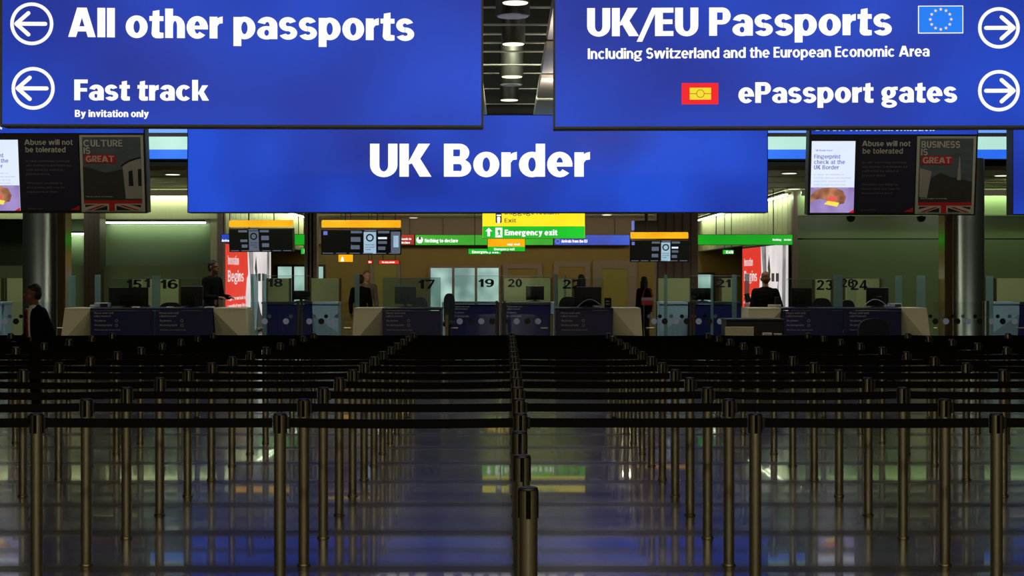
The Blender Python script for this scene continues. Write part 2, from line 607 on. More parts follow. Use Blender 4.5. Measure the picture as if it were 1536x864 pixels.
M['skylight'] = emat('light_blue_lit_face', lin(110, 165, 255), 1.0)
M['screenwhite'] = emat('lit_screen_white', lin(222, 235, 255), 1.0, lin(232, 240, 255), 2)
M['screenpale'] = emat('lit_screen_pale', lin(165, 195, 215), 1.0, lin(150, 182, 204), 4)
M['screengrey'] = emat('lit_screen_grey', lin(88, 98, 116), 1.0)
M['screentext'] = emat('lit_screen_violet_text', lin(110, 118, 205), 1.0)
M['screensmall'] = emat('lit_screen_pale_text', lin(190, 205, 232), 1.0)
M['lilac'] = emat('lit_picture_lilac', lin(165, 145, 205), 1.0, lin(140, 118, 180), 3)
M['skinlit'] = emat('lit_picture_skin', lin(190, 130, 95), 1.0, lin(120, 72, 50), 5)
M['pinklit'] = emat('lit_picture_fingertip', lin(240, 95, 90), 1.0)
M['yellowlit'] = emat('lit_picture_reader', lin(255, 235, 90), 1.0)
M['crimsonlit'] = emat('lit_picture_crimson', lin(205, 15, 45), 1.0)
M['adred'] = emat('backlit_red', lin(226, 48, 34), 1.0, lin(216, 42, 30), 1)
M['adwhite'] = emat('backlit_white', lin(232, 224, 222), 1.0, lin(205, 198, 198), 0.8)
M['adgrey'] = emat('backlit_grey', lin(150, 146, 148), 1.0, lin(95, 92, 94), 1.5)
M['addark'] = emat('backlit_dark', lin(58, 55, 56), 1.0, lin(34, 32, 33), 2)
M['navy'] = pmat('navy_desk_panel', lin(26, 30, 78), 0.4, var=0.1, scale=2)
M['navytop'] = pmat('navy_worktop', lin(34, 38, 74), 0.35)
M['navyback'] = pmat('navy_rear_desk', lin(20, 26, 84), 0.35, var=0.12, scale=3)
M['white'] = pmat('cream_laminate', lin(214, 210, 180), 0.45, var=0.04)
M['palebox'] = pmat('pale_blue_laminate', lin(150, 175, 205), 0.35, var=0.05)
M['desktext'] = pmat('pale_print', lin(150, 150, 160), 0.6)
M['number'] = pmat('navy_number_vinyl', lin(12, 14, 40), 0.5)
M['screenolive'] = pmat('sage_screen_panel', lin(150, 158, 116), 0.6, var=0.06, scale=1.5)
M['glass'] = glassmat('clear_glass', (0.93, 0.97, 0.95, 1), 0.06)
M['glassgate'] = glassmat('gate_glass', (0.92, 0.95, 0.96, 1), 0.035)
M['glassfin'] = glassmat('cyan_glass_edge', (0.70, 0.86, 0.90, 1), 0.16, 0.38, lin(165, 200, 210), 0.1)
M['glassreflection'] = glassmat('painted_reflection_glass', (0.8, 0.9, 0.88, 1), 0.10, 0.18, lin(150, 190, 185), 0.1)  # pale haze colour stands for the reflection on the pane
M['dotlight'] = pmat('pale_blue_dot_vinyl', lin(186, 204, 255), 0.5)
M['dotdark'] = pmat('dark_dot_vinyl', lin(10, 10, 14), 0.5)
M['brass'] = pmat('satin_handle_metal', lin(220, 210, 180), 0.3, 0.9)
M['brassdark'] = pmat('dark_gold_post_metal', lin(120, 112, 80), 0.35, 0.9)
M['screenoff'] = pmat('dark_monitor_plastic', lin(24, 24, 25), 0.4)
M['monitoredge'] = pmat('monitor_silver_edge', lin(150, 158, 190), 0.35)
M['chairblue'] = pmat('dark_blue_upholstery', lin(18, 22, 40), 0.85)
M['paper'] = pmat('white_paper', lin(225, 225, 230), 0.7)
M['posterink'] = pmat('navy_poster_print', lin(28, 28, 52), 0.5, var=0.1, scale=2)
M['postertext'] = pmat('grey_poster_print', lin(190, 188, 178), 0.6)
M['postersmall'] = pmat('dim_poster_print', lin(98, 98, 104), 0.6)
M['posterframe'] = pmat('poster_border_cream', lin(180, 184, 172), 0.5)
M['postersky'] = pmat('poster_sky_print', lin(82, 92, 102), 0.5, var=0.45, scale=3, stretch=(1, 1, 3))
M['posterdark'] = pmat('poster_dark_print', lin(48, 50, 48), 0.5, var=0.35, scale=6)
M['posterstone'] = pmat('poster_stone_print', lin(150, 150, 142), 0.5, var=0.08, scale=4)
M['posterred'] = pmat('poster_red_print', lin(190, 28, 26), 0.5)
M['flagblue'] = pmat('flag_navy_print', lin(22, 24, 40), 0.5)
M['metalcol'] = pmat('satin_column_steel', lin(112, 114, 114), 0.36, 0.95, var=0.05)
M['mirrorstrip'] = pmat('bronze_mirror_strip', lin(190, 160, 120), 0.15, 1.0)
M['pillar'] = pmat('brown_fluted_pillar', lin(140, 120, 112), 0.45, 0.2, var=0.2, scale=2, stretch=(6, 6, 0.2))
M['pillardark'] = pmat('dark_bronze_pillar', lin(70, 60, 48), 0.35, 0.4, var=0.2, scale=2, stretch=(6, 6, 0.2))
M['wallgreen'] = pmat('green_glass_cladding', lin(104, 120, 84), 0.3, var=0.10, scale=0.6, stretch=(3, 1, 0.3))
M['wallgrey'] = pmat('grey_green_recess_panel', lin(86, 98, 78), 0.3, var=0.06, scale=0.7)
M['wallbeige'] = pmat('beige_green_slat_wall', lin(170, 168, 138), 0.55, var=0.10, scale=2, stretch=(6, 6, 0.15))
M['walldark'] = pmat('dark_hall_wall', lin(58, 56, 50), 0.7)
M['wallback'] = pmat('ochre_back_wall', lin(112, 92, 40), 0.5, var=0.10, scale=1, stretch=(2, 1, 0.2))
M['mauve'] = pmat('mauve_grey_frame', lin(110, 96, 94), 0.5)
M['doorolive'] = pmat('olive_lit_door', lin(112, 108, 50), 0.45, var=0.10, scale=1.5)
M['ceil'] = pmat('black_ceiling', lin(16, 16, 15), 0.8)
M['beam'] = pmat('dark_ceiling_beam', lin(120, 118, 112), 0.4, 0.2)
M['lowceil'] = pmat('beige_plank_ceiling', lin(150, 140, 108), 0.55, var=0.08, scale=2)
M['raft'] = pmat('taupe_ceiling_raft', lin(176, 166, 156), 0.6, var=0.04)
M['cove'] = emat('cove_light_tube', (0.86, 1.0, 0.70, 1), 7.0)
M['lampdisc'] = emat('lamp_lens', (1.0, 0.97, 0.72, 1), 1.3)
M['lampoff'] = pmat('grey_reflector_ring', lin(190, 190, 188), 0.4)
M['lampbody'] = pmat('black_lamp_can', lin(22, 22, 18), 0.5)
M['window'] = emat('lit_office_window', lin(176, 212, 200), 1.0, lin(110, 140, 136), 1.2)
M['dl'] = emat('ceiling_spot_lens', (1, 0.97, 0.8, 1), 1.3)


def steel():
    m, nt, b = nodes('brushed_post_steel')
    tc = nt.nodes.new('ShaderNodeTexCoord')
    mp = nt.nodes.new('ShaderNodeMapping')
    mp.inputs['Scale'].default_value = (40, 40, 900)
    nz = nt.nodes.new('ShaderNodeTexNoise')
    nz.inputs['Scale'].default_value = 1.0
    nt.links.new(tc.outputs['Object'], mp.inputs[0])
    nt.links.new(mp.outputs[0], nz.inputs['Vector'])
    rg = nt.nodes.new('ShaderNodeMapRange')
    rg.inputs[3].default_value = 0.26
    rg.inputs[4].default_value = 0.40
    nt.links.new(nz.outputs[0], rg.inputs[0])
    nt.links.new(rg.outputs[0], b.inputs['Roughness'])
    b.inputs['Base Color'].default_value = lin(205, 198, 168)
    b.inputs['Metallic'].default_value = 1.0
    return m


M['steel'] = steel()


def floor_mat():
    m, nt, b = nodes('polished_stone_floor')
    tc = nt.nodes.new('ShaderNodeTexCoord')
    mp = nt.nodes.new('ShaderNodeMapping')
    mp.inputs['Location'].default_value = (0.58, 0.1, 0)
    nt.links.new(tc.outputs['Object'], mp.inputs[0])
    br = nt.nodes.new('ShaderNodeTexBrick')
    br.offset = 0.0
    br.inputs['Scale'].default_value = 1.0
    br.inputs['Brick Width'].default_value = 1.28
    br.inputs['Row Height'].default_value = 0.64
    br.inputs['Mortar Size'].default_value = 0.003
    br.inputs['Mortar Smooth'].default_value = 0.2
    br.inputs['Color1'].default_value = lin(76,67,50)
    br.inputs['Color2'].default_value = lin(71,64,47)
    br.inputs['Mortar'].default_value = lin(34, 30, 26)
    nt.links.new(mp.outputs[0], br.inputs['Vector'])
    nz = nt.nodes.new('ShaderNodeTexNoise')
    nz.inputs['Scale'].default_value = 2.2
    nz.inputs['Detail'].default_value = 6
    nt.links.new(tc.outputs['Object'], nz.inputs['Vector'])
    mx = nt.nodes.new('ShaderNodeMix')
    mx.data_type = 'RGBA'
    mx.blend_type = 'MULTIPLY'
    mx.inputs[0].default_value = 0.5
    nt.links.new(br.outputs['Color'], mx.inputs[6])
    nt.links.new(nz.outputs[0], mx.inputs[7])
    # every second row carries a narrow strip of honed, less polished stone
    sp = nt.nodes.new('ShaderNodeSeparateXYZ')
    nt.links.new(tc.outputs['Object'], sp.inputs[0])
    fr = nt.nodes.new('ShaderNodeMath')
    fr.operation = 'MULTIPLY_ADD'
    fr.inputs[1].default_value = 1 / 1.288
    fr.inputs[2].default_value = -10.16 / 1.288 + 40
    nt.links.new(sp.outputs[1], fr.inputs[0])
    f2 = nt.nodes.new('ShaderNodeMath')
    f2.operation = 'FRACT'
    nt.links.new(fr.outputs[0], f2.inputs[0])
    band = nt.nodes.new('ShaderNodeValToRGB')
    el = band.color_ramp.elements
    el[0].position, el[0].color = 0.0, (0, 0, 0, 1)
    el[1].position, el[1].color = 0.13, (1, 1, 1, 1)
    for p_, c_ in ((0.25, 1), (0.42, 0)):
        e_ = el.new(p_)
        e_.color = (c_, c_, c_, 1)
    nt.links.new(f2.outputs[0], band.inputs[0])
    nt.links.new(mx.outputs[2], b.inputs['Base Color'])
    rg = nt.nodes.new('ShaderNodeMapRange')
    rg.inputs[3].default_value = 0.21
    rg.inputs[4].default_value = 0.28
    nt.links.new(band.outputs[0], rg.inputs[0])
    nt.links.new(rg.outputs[0], b.inputs['Roughness'])
    cw = nt.nodes.new('ShaderNodeMapRange')
    cw.inputs[3].default_value = 0.36
    cw.inputs[4].default_value = 0.04
    nt.links.new(band.outputs[0], cw.inputs[0])
    nt.links.new(cw.outputs[0], b.inputs['Coat Weight'])
    sl = nt.nodes.new('ShaderNodeMapRange')
    sl.inputs[3].default_value = 0.5
    sl.inputs[4].default_value = 0.02
    nt.links.new(band.outputs[0], sl.inputs[0])
    nt.links.new(sl.outputs[0], b.inputs['Specular IOR Level'])
    b.inputs['IOR'].default_value = 2.3
    b.inputs['Coat Roughness'].default_value = 0.025
    b.inputs['Coat IOR'].default_value = 1.5
    # faint waviness of the polish
    n2 = nt.nodes.new('ShaderNodeTexNoise')
    n2.inputs['Scale'].default_value = 9.0
    n2.inputs['Detail'].default_value = 4
    nt.links.new(tc.outputs['Object'], n2.inputs['Vector'])
    bp = nt.nodes.new('ShaderNodeBump')
    bp.inputs['Strength'].default_value = 0.004
    bp.inputs['Distance'].default_value = 0.01
    nt.links.new(n2.outputs[0], bp.inputs['Height'])
    nt.links.new(bp.outputs[0], b.inputs['Normal'])
    return m


# ------------------------------------------------------------ the setting
HX = 16.0
struct(MB().box(-HX, HX, -14, 66, -0.2, 0.0).build('floor', floor_mat()))
struct(MB().box(-HX, HX, -14, 34.4, 8.4, 8.6).build('ceiling', M['ceil']))
struct(MB().box(-HX - .2, -HX, -14, 66, 0, 8.6).build('wall_left', M['walldark']))
struct(MB().box(HX, HX + .2, -14, 66, 0, 8.6).build('wall_right', M['walldark']))
m = MB().box(-HX, -1.2, -14.2, -14, 0, 8.6).box(1.2, HX, -14.2, -14, 0, 8.6).box(-1.2, 1.2, -14.2, -14, 3.0, 8.6)
struct(m.build('wall_back', M['walldark']))
m = MB().box(-1.4, -1.2, -20, -14.2, 0, 3.0).box(1.2, 1.4, -20, -14.2, 0, 3.0).box(-1.4, 1.4, -20.2, -20, 0, 3.0).box(-1.4, 1.4, -20.2, -14.2, 3.0, 3.1).box(-1.4, 1.4, -20.2, -14.0, -.1, 0)
struct(m.build('wall_added_corridor', M['raft']))  # unseen corridor, added so the posts catch a bright stripe
# low ceiling over the desks and the passage behind, with plank gaps
m = MB()
y = 34.3
while y < 65.5:
    y2 = min(y + 2.3, 66)
    m.box(-HX, HX, y, y2 - 0.22, 4.1, 4.2)
    m.box(-HX, HX, y2 - 0.22, y2, 4.22, 4.3)
    y = y2
struct(m.build('ceiling_low', M['lowceil']))
struct(MB().box(-HX, HX, 34.3, 34.5, 4.3, 8.6).build('wall_bulkhead', M['ceil']))
struct(MB().box(-HX, HX, 65.8, 66.0, 0, 4.3).build('wall_far', M['wallback']))
# far end of the passage: ochre wall, pinkish bulkhead above the sign band
struct(MB().box(-HX, HX, 63.0, 63.2, 0, 3.05).build('wall_passage_end', M['wallback']))
struct(MB().box(-HX, HX, 62.6, 63.2, 3.05, 4.1).build('trim_1', M['mauve']))
# right: green cladding wall with a ledge and a joint line
m = MB()
m.box(7.9, HX, 41.98, 42.2, 2.77, 4.1)
m.box(7.9, HX, 41.95, 42.2, 0, 2.735)
m.box(7.9, HX, 41.9, 42.2, 3.38, 3.42)
struct(m.build('wall_right_cladding', M['wallgreen']))
struct(MB().box(7.9, HX, 42.0, 42.2, 2.735, 2.77).build('trim_2', M['black']))
# left: bulkhead, recessed lit wall behind it and low green wall
struct(MB().box(-HX, -7.84, 41.98, 42.3, 3.30, 4.1).build('wall_left_bulkhead', M['wallbeige']))
m = MB().box(-HX, -8.3, 46.5, 46.7, 0, 4.1)
struct(m.build('wall_left_recess', M['wallgrey']))
struct(MB().box(-HX, -7.9, 41.8, 42.0, 0, 2.02).build('wall_left_low', M['wallgreen']))
# passage side walls, upper band runs deeper than the lower part
for sx, nm in ((-1, 'wall_passage_left'), (1, 'wall_passage_right')):
    a, b = sorted((sx * 7.84, sx * 8.1))
    m = MB().box(a, b, 42.0, 51.0, 0, 2.75).box(a, b, 42.0, 62.6, 2.75, 4.0)
    k = 42.0
    while k < 62:
        c0, c1 = sorted((sx * 7.828, sx * 7.86))
        m.box(c0, c1, k + .03, k + .77, 2.76, 3.98)
        k += 0.8
    struct(m.build(nm, M['wallbeige']))
# cove tubes at the head of those walls
cv = thing('cove_light', 'cove light tube along the top of the right passage wall', 'light', (7.70, 52, 3.93))
MB().box(-.03, .03, -9.8, 9.8, 0.02, .07, .01).build('tube', M['cove'], cv)
MB().box(-.10, -.06, -9.8, 9.8, .08, .14).build('shield', M['black'], cv)
cv = thing('cove_light', 'cove light tube along the top of the left passage wall', 'light', (-7.70, 52, 3.93))
MB().box(-.03, .03, -9.8, 9.8, 0.02, .07, .01).build('tube', M['cove'], cv)
MB().box(.06, .10, -9.8, 9.8, .08, .14).build('shield', M['black'], cv)
cv = thing('cove_light', 'cove light tube above the right green cladding wall', 'light', (12, 41.75, 3.98))
MB().box(-4.0, 3.9, -.03, .03, 0.0, .05, .01).build('tube', M['cove'], cv)
MB().box(-4.0, 3.9, -.08, -.05, -.06, .10).build('shield', M['raft'], cv)
cv = thing('cove_light', 'cove light tube above the pale left bulkhead', 'light', (-12, 41.8, 3.98))
MB().box(-3.9, 4.0, -.03, .03, 0.0, .05, .01).build('tube', M['cove'], cv)
MB().box(-3.9, 4.0, -.08, -.05, -.06, .10).build('shield', M['raft'], cv)
cv = thing('cove_light', 'cove light tube washing the recessed grey wall on the left', 'light', (-11.05, 46.2, 3.32))
MB().box(-1.0, 2.0, -.03, .03, 0.0, .05, .01).build('tube', M['cove'], cv)
MB().box(-1.0, 2.0, -.08, -.05, .06, .10).build('shield', M['black'], cv)
cv = thing('cove_light', 'short cove light tube on the recessed wall beside left steel column', 'light', (-13.0, 46.2, 2.98))
MB().box(-.3, .32, -.03, .03, 0.0, .05, .01).build('tube', M['cove'], cv)
MB().box(-.3, .32, -.08, -.05, .06, .10).build('shield', M['black'], cv)

# windows and doors on the far wall
PE = 62.95


def far_panel(name, x0, y0, x1, y1, mat, frame, depth=0.06, fw=0.09, mull=0):
    a = Wp(x0, y1, PE)
    b = Wp(x1, y0, PE)
    z0 = max(0.0, a[2])
    f = MB()
    f.box(a[0] - fw, a[0], PE - depth, PE + .04, z0, b[2] + fw).box(b[0], b[0] + fw, PE - depth, PE + .04, z0, b[2] + fw)
    f.box(a[0], b[0], PE - depth, PE + .04, b[2], b[2] + fw)
    for i in range(mull):
        xm = a[0] + (b[0] - a[0]) * (i + 1) / (mull + 1)
        f.box(xm - .05, xm + .05, PE - depth, PE + .04, z0, b[2])
    o = struct(f.build(name, frame))
    MB().box(a[0], b[0], PE - .02, PE + .03, z0, b[2]).build('pane' if 'window' in name else 'leaf', mat, o)
    return o


far_panel('window_1', 417, 400, 485, 470, M['window'], M['housing'], mull=2)
far_panel('window_reflection', 646, 402, 748, 500, M['window'], M['mauve'], mull=2)  # glowing pane added in place of the pale reflection in the glass screens
far_panel('door_1', 762, 403, 806, 520, M['wallback'], M['mauve'], fw=.2)
far_panel('door_2', 838, 400, 878, 520, M['wallback'], M['mauve'], fw=.2)
far_panel('door_3', 902, 403, 942, 520, M['doorolive'], M['mauve'], fw=.35)
far_panel('door_4', 560, 395, 596, 520, M['doorolive'], M['mauve'], fw=.12)
far_panel('window_3', 1000, 412, 1068, 470, M['window'], M['housing'], mull=1)

# ------------------------------------------------------------ overhead lamps, beams, rafts
proto_lamp = {}


def pendant(px, py, dia, lit, label, zb=5.7):
    d = (zb - H) * F / (VY - py)
    x = (px - VX) * d / F
    t = thing('pendant_downlight', label, 'lamp', (x, d, zb), 0, 'pendant downlights between the front signs')
    r = dia / 2
    MB().lathe([(r * .97, 0.0), (r, .02), (r, .95), (r * .9, 1.0)], n=28).build('lamp_can', M['lampbody'], t)
    MB().lathe([(r * .90, -.012), (r * .93, .0)], n=28).build('lens' if lit else 'reflector_ring', M['lampdisc'] if lit else M['lampoff'], t)
    MB().tube([(0, 0, 1.0), (0, 0, 2.7)], .02).build('stem', M['lampbody'], t)
    return t


pendant(773, 4, .40, True, 'lit pendant downlight cut off by the top edge of the photo')
pendant(769, 24, .52, False, 'unlit wide pendant with grey ring, second from the top of the photo')
pendant(770, 66, .40, True, 'lit black pendant downlight, third from the top of the photo')
pendant(768, 115, .44, True, 'lit black pendant downlight just above the unlit grey ring lamp')
pendant(767, 127, .49, False, 'unlit pendant with grey ring, fifth from the top of the photo')
pendant(764, 150, .40, True, 'lit small pendant downlight, lowest above the blue border sign', 5.5)
for i, (py, d) in enumerate(((12, 24.6), (38, 25.2), (52, 27.4), (65, 28.0), (78, 28.9), (98, 29.5), (111, 32.7), (134, 33.1), (157, 33.6))):
    z = H + (VY - py) * d / F
    b = MB().box(-5, 5, -.06, .06, 0, .018).build('ceiling_beam', M['beam'])
    b.location = (-.2, d, z)
    tag(b, 'dark steel ceiling beam crossing the gap between signs, %s from the top' % ['first', 'second', 'third', 'fourth', 'fifth', 'sixth', 'seventh', 'eighth', 'ninth'][i], 'beam', 'beams under the black ceiling')
for i, (y0, y1, lab) in enumerate(((18.6, 22.5, 'nearest'), (23.4, 26.2, 'second nearest'), (27.1, 29.9, 'third nearest'), (30.2, 33.4, 'farthest'))):
    z = 5.2
    b = MB().box(.58, 2.9, y0, y1, z, z + .12, .03).build('ceiling_raft', M['raft'])
    tag(b, '%s taupe ceiling raft panel beside the right front sign' % lab, 'ceiling panel', 'ceiling rafts')
b = MB().box(-2.9, -.43, 27.4, 33.4, 5.2, 5.32, .03).build('ceiling_raft', M['raft'])
tag(b, 'taupe ceiling raft sliver beside the left front sign edge', 'ceiling panel', 'ceiling rafts')


for px, d, lab in ((259, 35.3, 'left of the UK Border sign'), (1184, 34.9, 'right of the UK Border sign, nearer one'), (1191, 41.2, 'right of the UK Border sign, farther one'), (1503, 35.7, 'right of the business poster board'),
                   (910, 58.9, 'right of the large yellow exit sign'), (620, 61.6, 'above the red customs sign panel')):
    t = thing('ceiling_spot', 'small lit ceiling spot ' + lab, 'lamp', ((px - VX) * d / F, d, 4.07), 0, 'spots in the low ceiling')
    MB().lathe([(.19, 0), (.20, .012), (.20, .03)], n=24).build('rim', M['lampoff'], t)
    MB().lathe([(.16, -.006), (.165, .0)], n=24).build('lens', M['dl'], t)

# ------------------------------------------------------------ light box signs
def lightbox(name, label, cat, x0, y0, x1, y1, d, depth, face, yaw=0.0, edge=2.0, frame='frame', hang=None, group=None, tilt=0.0):
    cx = (x0 + x1) / 2
    p = Wp(cx, y1, d)
    t = thing(name, label, cat, p, yaw, group)
    t.rotation_euler = (tilt, 0, yaw)
    P = Panel(t, cx, y1, d)
    xa, xb, zb = P.x(x0), P.x(x1), P.z(y0)
    e = edge * P.k
    m = MB()
    m.box(xa, xb, 0, depth, 0, e).box(xa, xb, 0, depth, zb - e, zb).box(xa, xa + e, 0, depth, e, zb - e).box(xb - e, xb, 0, depth, e, zb - e)
    m.box(xa + e, xb - e, depth * .8, depth, e, zb - e)
    m.build('housing', M[frame], t)
    if face:
        MB().box(xa + e, xb - e, .012, .03, e, zb - e).build('lit_face', M[face], t)
    if hang:
        for hx in (.2, .8):
            X = xa + (xb - xa) * hx
            MB().tube([(X, depth / 2, zb), (X, depth / 2, hang - p[2])], .012 if hang < 5 or x1 - x0 < 200 else .025).build('hanger_rod', M['housing'], t)
    return t, P


def arrow(P, cx, cy, r, sgn, mat, y):
    o = P.disc('arrow_symbol', cx, cy, r, mat, y, r2=r - 5.2, n=40)
    w_ = 3.0
    m = MB()

    def bar(x0, y0, x1, y1):
        dx, dy = x1 - x0, y1 - y0
        L = math.hypot(dx, dy)
        nx, ny = -dy / L * w_, dx / L * w_
        q = [(x0 + nx, y0 + ny), (x1 + nx, y1 + ny), (x1 - nx, y1 - ny), (x0 - nx, y0 - ny)]
        m.flat([(P.x(a), P.z(b)) for a, b in q], y)
        for ex, ey in ((x0, y0), (x1, y1)):
            m.flat([(P.x(ex + w_ * math.cos(i * .5236)), P.z(ey + w_ * math.sin(i * .5236))) for i in range(12)], y)
    tip = cx + sgn * (r - 9)
    bar(cx - sgn * (r - 12), cy, tip, cy)
    bar(tip, cy, tip - sgn * 18, cy - 16)
    bar(tip, cy, tip - sgn * 18, cy + 16)
    m.build('arrow_shaft', mat, o)


YF = 0.006
# left front sign
t, P = lightbox('overhead_sign', 'large blue overhead sign reading All other passports and Fast track', 'sign', 3, -62, 725, 190, 16.0, .28, 'blue', math.radians(1.6), 3.0, hang=8.4)
P.text('All other passports', 104, 621, 58, 44, M['blue_text'], YF, slope=-.0065 + .0)
P.text('Fast track', 113, 313, 151, 31, M['blue_text'], YF, s=.27, t=.18)
P.text('By invitation only', 114, 224, 176, 10.5, M['blue_text'], YF, s=.24, t=.17)
arrow(P, 50, 37, 32, -1, M['arrow'], YF)
arrow(P, 52, 133.5, 32, -1, M['arrow'], YF)
# right front sign
t, P = lightbox('overhead_sign', 'large blue overhead sign reading UK/EU Passports and ePassport gates', 'sign', 830, -62, 1548, 192, 16.0, .28, 'blue', math.radians(-1.6), 3.0, hang=8.4)
P.text('UK/EU Passports', 881, 1337, 53, 42.5, M['blue_text'], YF)
P.text('Including Switzerland and the European Economic Area', 882, 1393, 86, 16, M['blue_text'], YF, s=.20, t=.15, slope=.004)
P.text('ePassport gates', 1108, 1434, 154, 31, M['blue_text'], YF)
arrow(P, 1496, 43, 31, 1, M['arrow'], YF)
arrow(P, 1496, 137, 31, 1, M['arrow'], YF)
fl = P.rect('flag_panel', 1376, 9.5, 1443, 51, M['blue_text'], YF, thick=.002)
P.rect('flag_field', 1377.2, 10.7, 1441.8, 49.8, emat('flag_blue_lit', lin(28, 128, 250), 1.0), YF - .004, fl)
m = MB()
for i in range(12):
    a = i * math.pi / 6
    cx_, cy_ = 1409.5 + 15.5 * math.cos(a), 30 + 15.0 * math.sin(a)
    m.flat([(P.x(cx_ + (2.9 if j % 2 == 0 else 1.3) * math.sin(j * math.pi / 5)), P.z(cy_ - (2.9 if j % 2 == 0 else 1.3) * math.cos(j * math.pi / 5))) for j in range(10)], YF - .006)
m.build('flag_stars', emat('flag_star_lit', lin(255, 225, 190), 1.0), fl)
ch = P.rect('chip_symbol', 1023, 124, 1078, 156, emat('symbol_red_lit', lin(250, 30, 42), 1.0), YF, thick=.002)
P.rect('chip_plate', 1035, 131, 1067, 149, emat('symbol_yellow_lit', lin(255, 226, 50), 1.0), YF - .004, ch)
ol = emat('symbol_ochre_lit', lin(165, 120, 10), 1.0)
P.disc('chip_ring', 1051, 140, 6.2, ol, YF - .006, ch, 5.2)
P.poly('chip_line', [[(1035, 140.5), (1045, 140.5), (1045, 139.5), (1035, 139.5)], [(1057, 140.5), (1067, 140.5), (1067, 139.5), (1057, 139.5)]], ol, YF - .006, ch)
# border sign
t, P = lightbox('border_sign', 'wide blue hanging sign reading UK Border above the desks', 'sign', 281, 172, 1152, 319, 27.8, .35, 'blue', 0, 1.0, 'housing', hang=8.4)
P.text('UK Border', 555, 885, 265, 49.5, M['blue_text'], YF)
t, P = lightbox('overhead_sign', 'blue hanging sign cut off by the right edge of the photo', 'sign', 1519, 178, 1730, 322, 27.8, .35, 'blue', 0, 1.0, 'housing', hang=8.4)

# lit fascia band seen through the gaps behind the signs
p = Wp(760, 238, 33.6)
t = thing('lit_fascia', 'blue and pale striped lit fascia running behind the hanging signs', 'light band', (p[0], 33.6, p[2]))
P = Panel(t, 760, 238, 33.6)
P.box('backing', -100, 176, 1640, 239, M['housing'], .05, .4)
P.box('upper_blue_light', -100, 186, 1640, 199, M['skylight'], 0, .05)
P.box('pale_light', -100, 205, 1640, 224, M['pale'], 0, .05)
P.box('blue_light', -100, 224.4, 1640, 238, M['sky'], 0, .05)


# ------------------------------------------------------------ information boards
def union_jack(P, x0, y0, x1, y1, y, parent):
    wd, hg = x1 - x0, y1 - y0
    f = P.rect('flag_strip', x0, y0, x1, y1, M['posterframe'], y, parent)
    cx = x0 + wd * .48
    P.rect('flag_red_band', x0, y0 - hg * .42, x1, y0 + .3, M['posterred'], y - .002, f)
    P.rect('flag_red_stem', cx - wd * .05, y0, cx + wd * .05, y1, M['posterred'], y - .002, f)
    q = []
    q.append([(x0 + wd * .20, y0 + hg * .18), (x0 + wd * .02, y0 + hg * .5), (x0 + wd * .02, y0 + hg * .18)])
    q.append([(x0 + wd * .40, y0 + hg * .30), (x0 + wd * .40, y1 - hg * .08), (x0 + wd * .16, y1 - hg * .08)])
    q.append([(x1 - wd * .20, y0 + hg * .18), (x1 - wd * .02, y0 + hg * .18), (x1 - wd * .02, y0 + hg * .55)])
    q.append([(x1 - wd * .44, y0 + hg * .30), (x1 - wd * .18, y1 - hg * .08), (x1 - wd * .44, y1 - hg * .08)])
    P.poly('flag_blue', q, M['flagblue'], y - .003, f)
    q = [[(x0 + wd * .30, y0 + hg * .22), (x0 + wd * .38, y0 + hg * .22), (x0 + wd * .12, y1 - hg * .1), (x0 + wd * .04, y1 - hg * .1)],
         [(x1 - wd * .40, y0 + hg * .22), (x1 - wd * .32, y0 + hg * .22), (x1 - wd * .04, y1 - hg * .1), (x1 - wd * .12, y1 - hg * .1)]]
    P.poly('flag_red_rays', q, M['posterred'], y - .004, f)


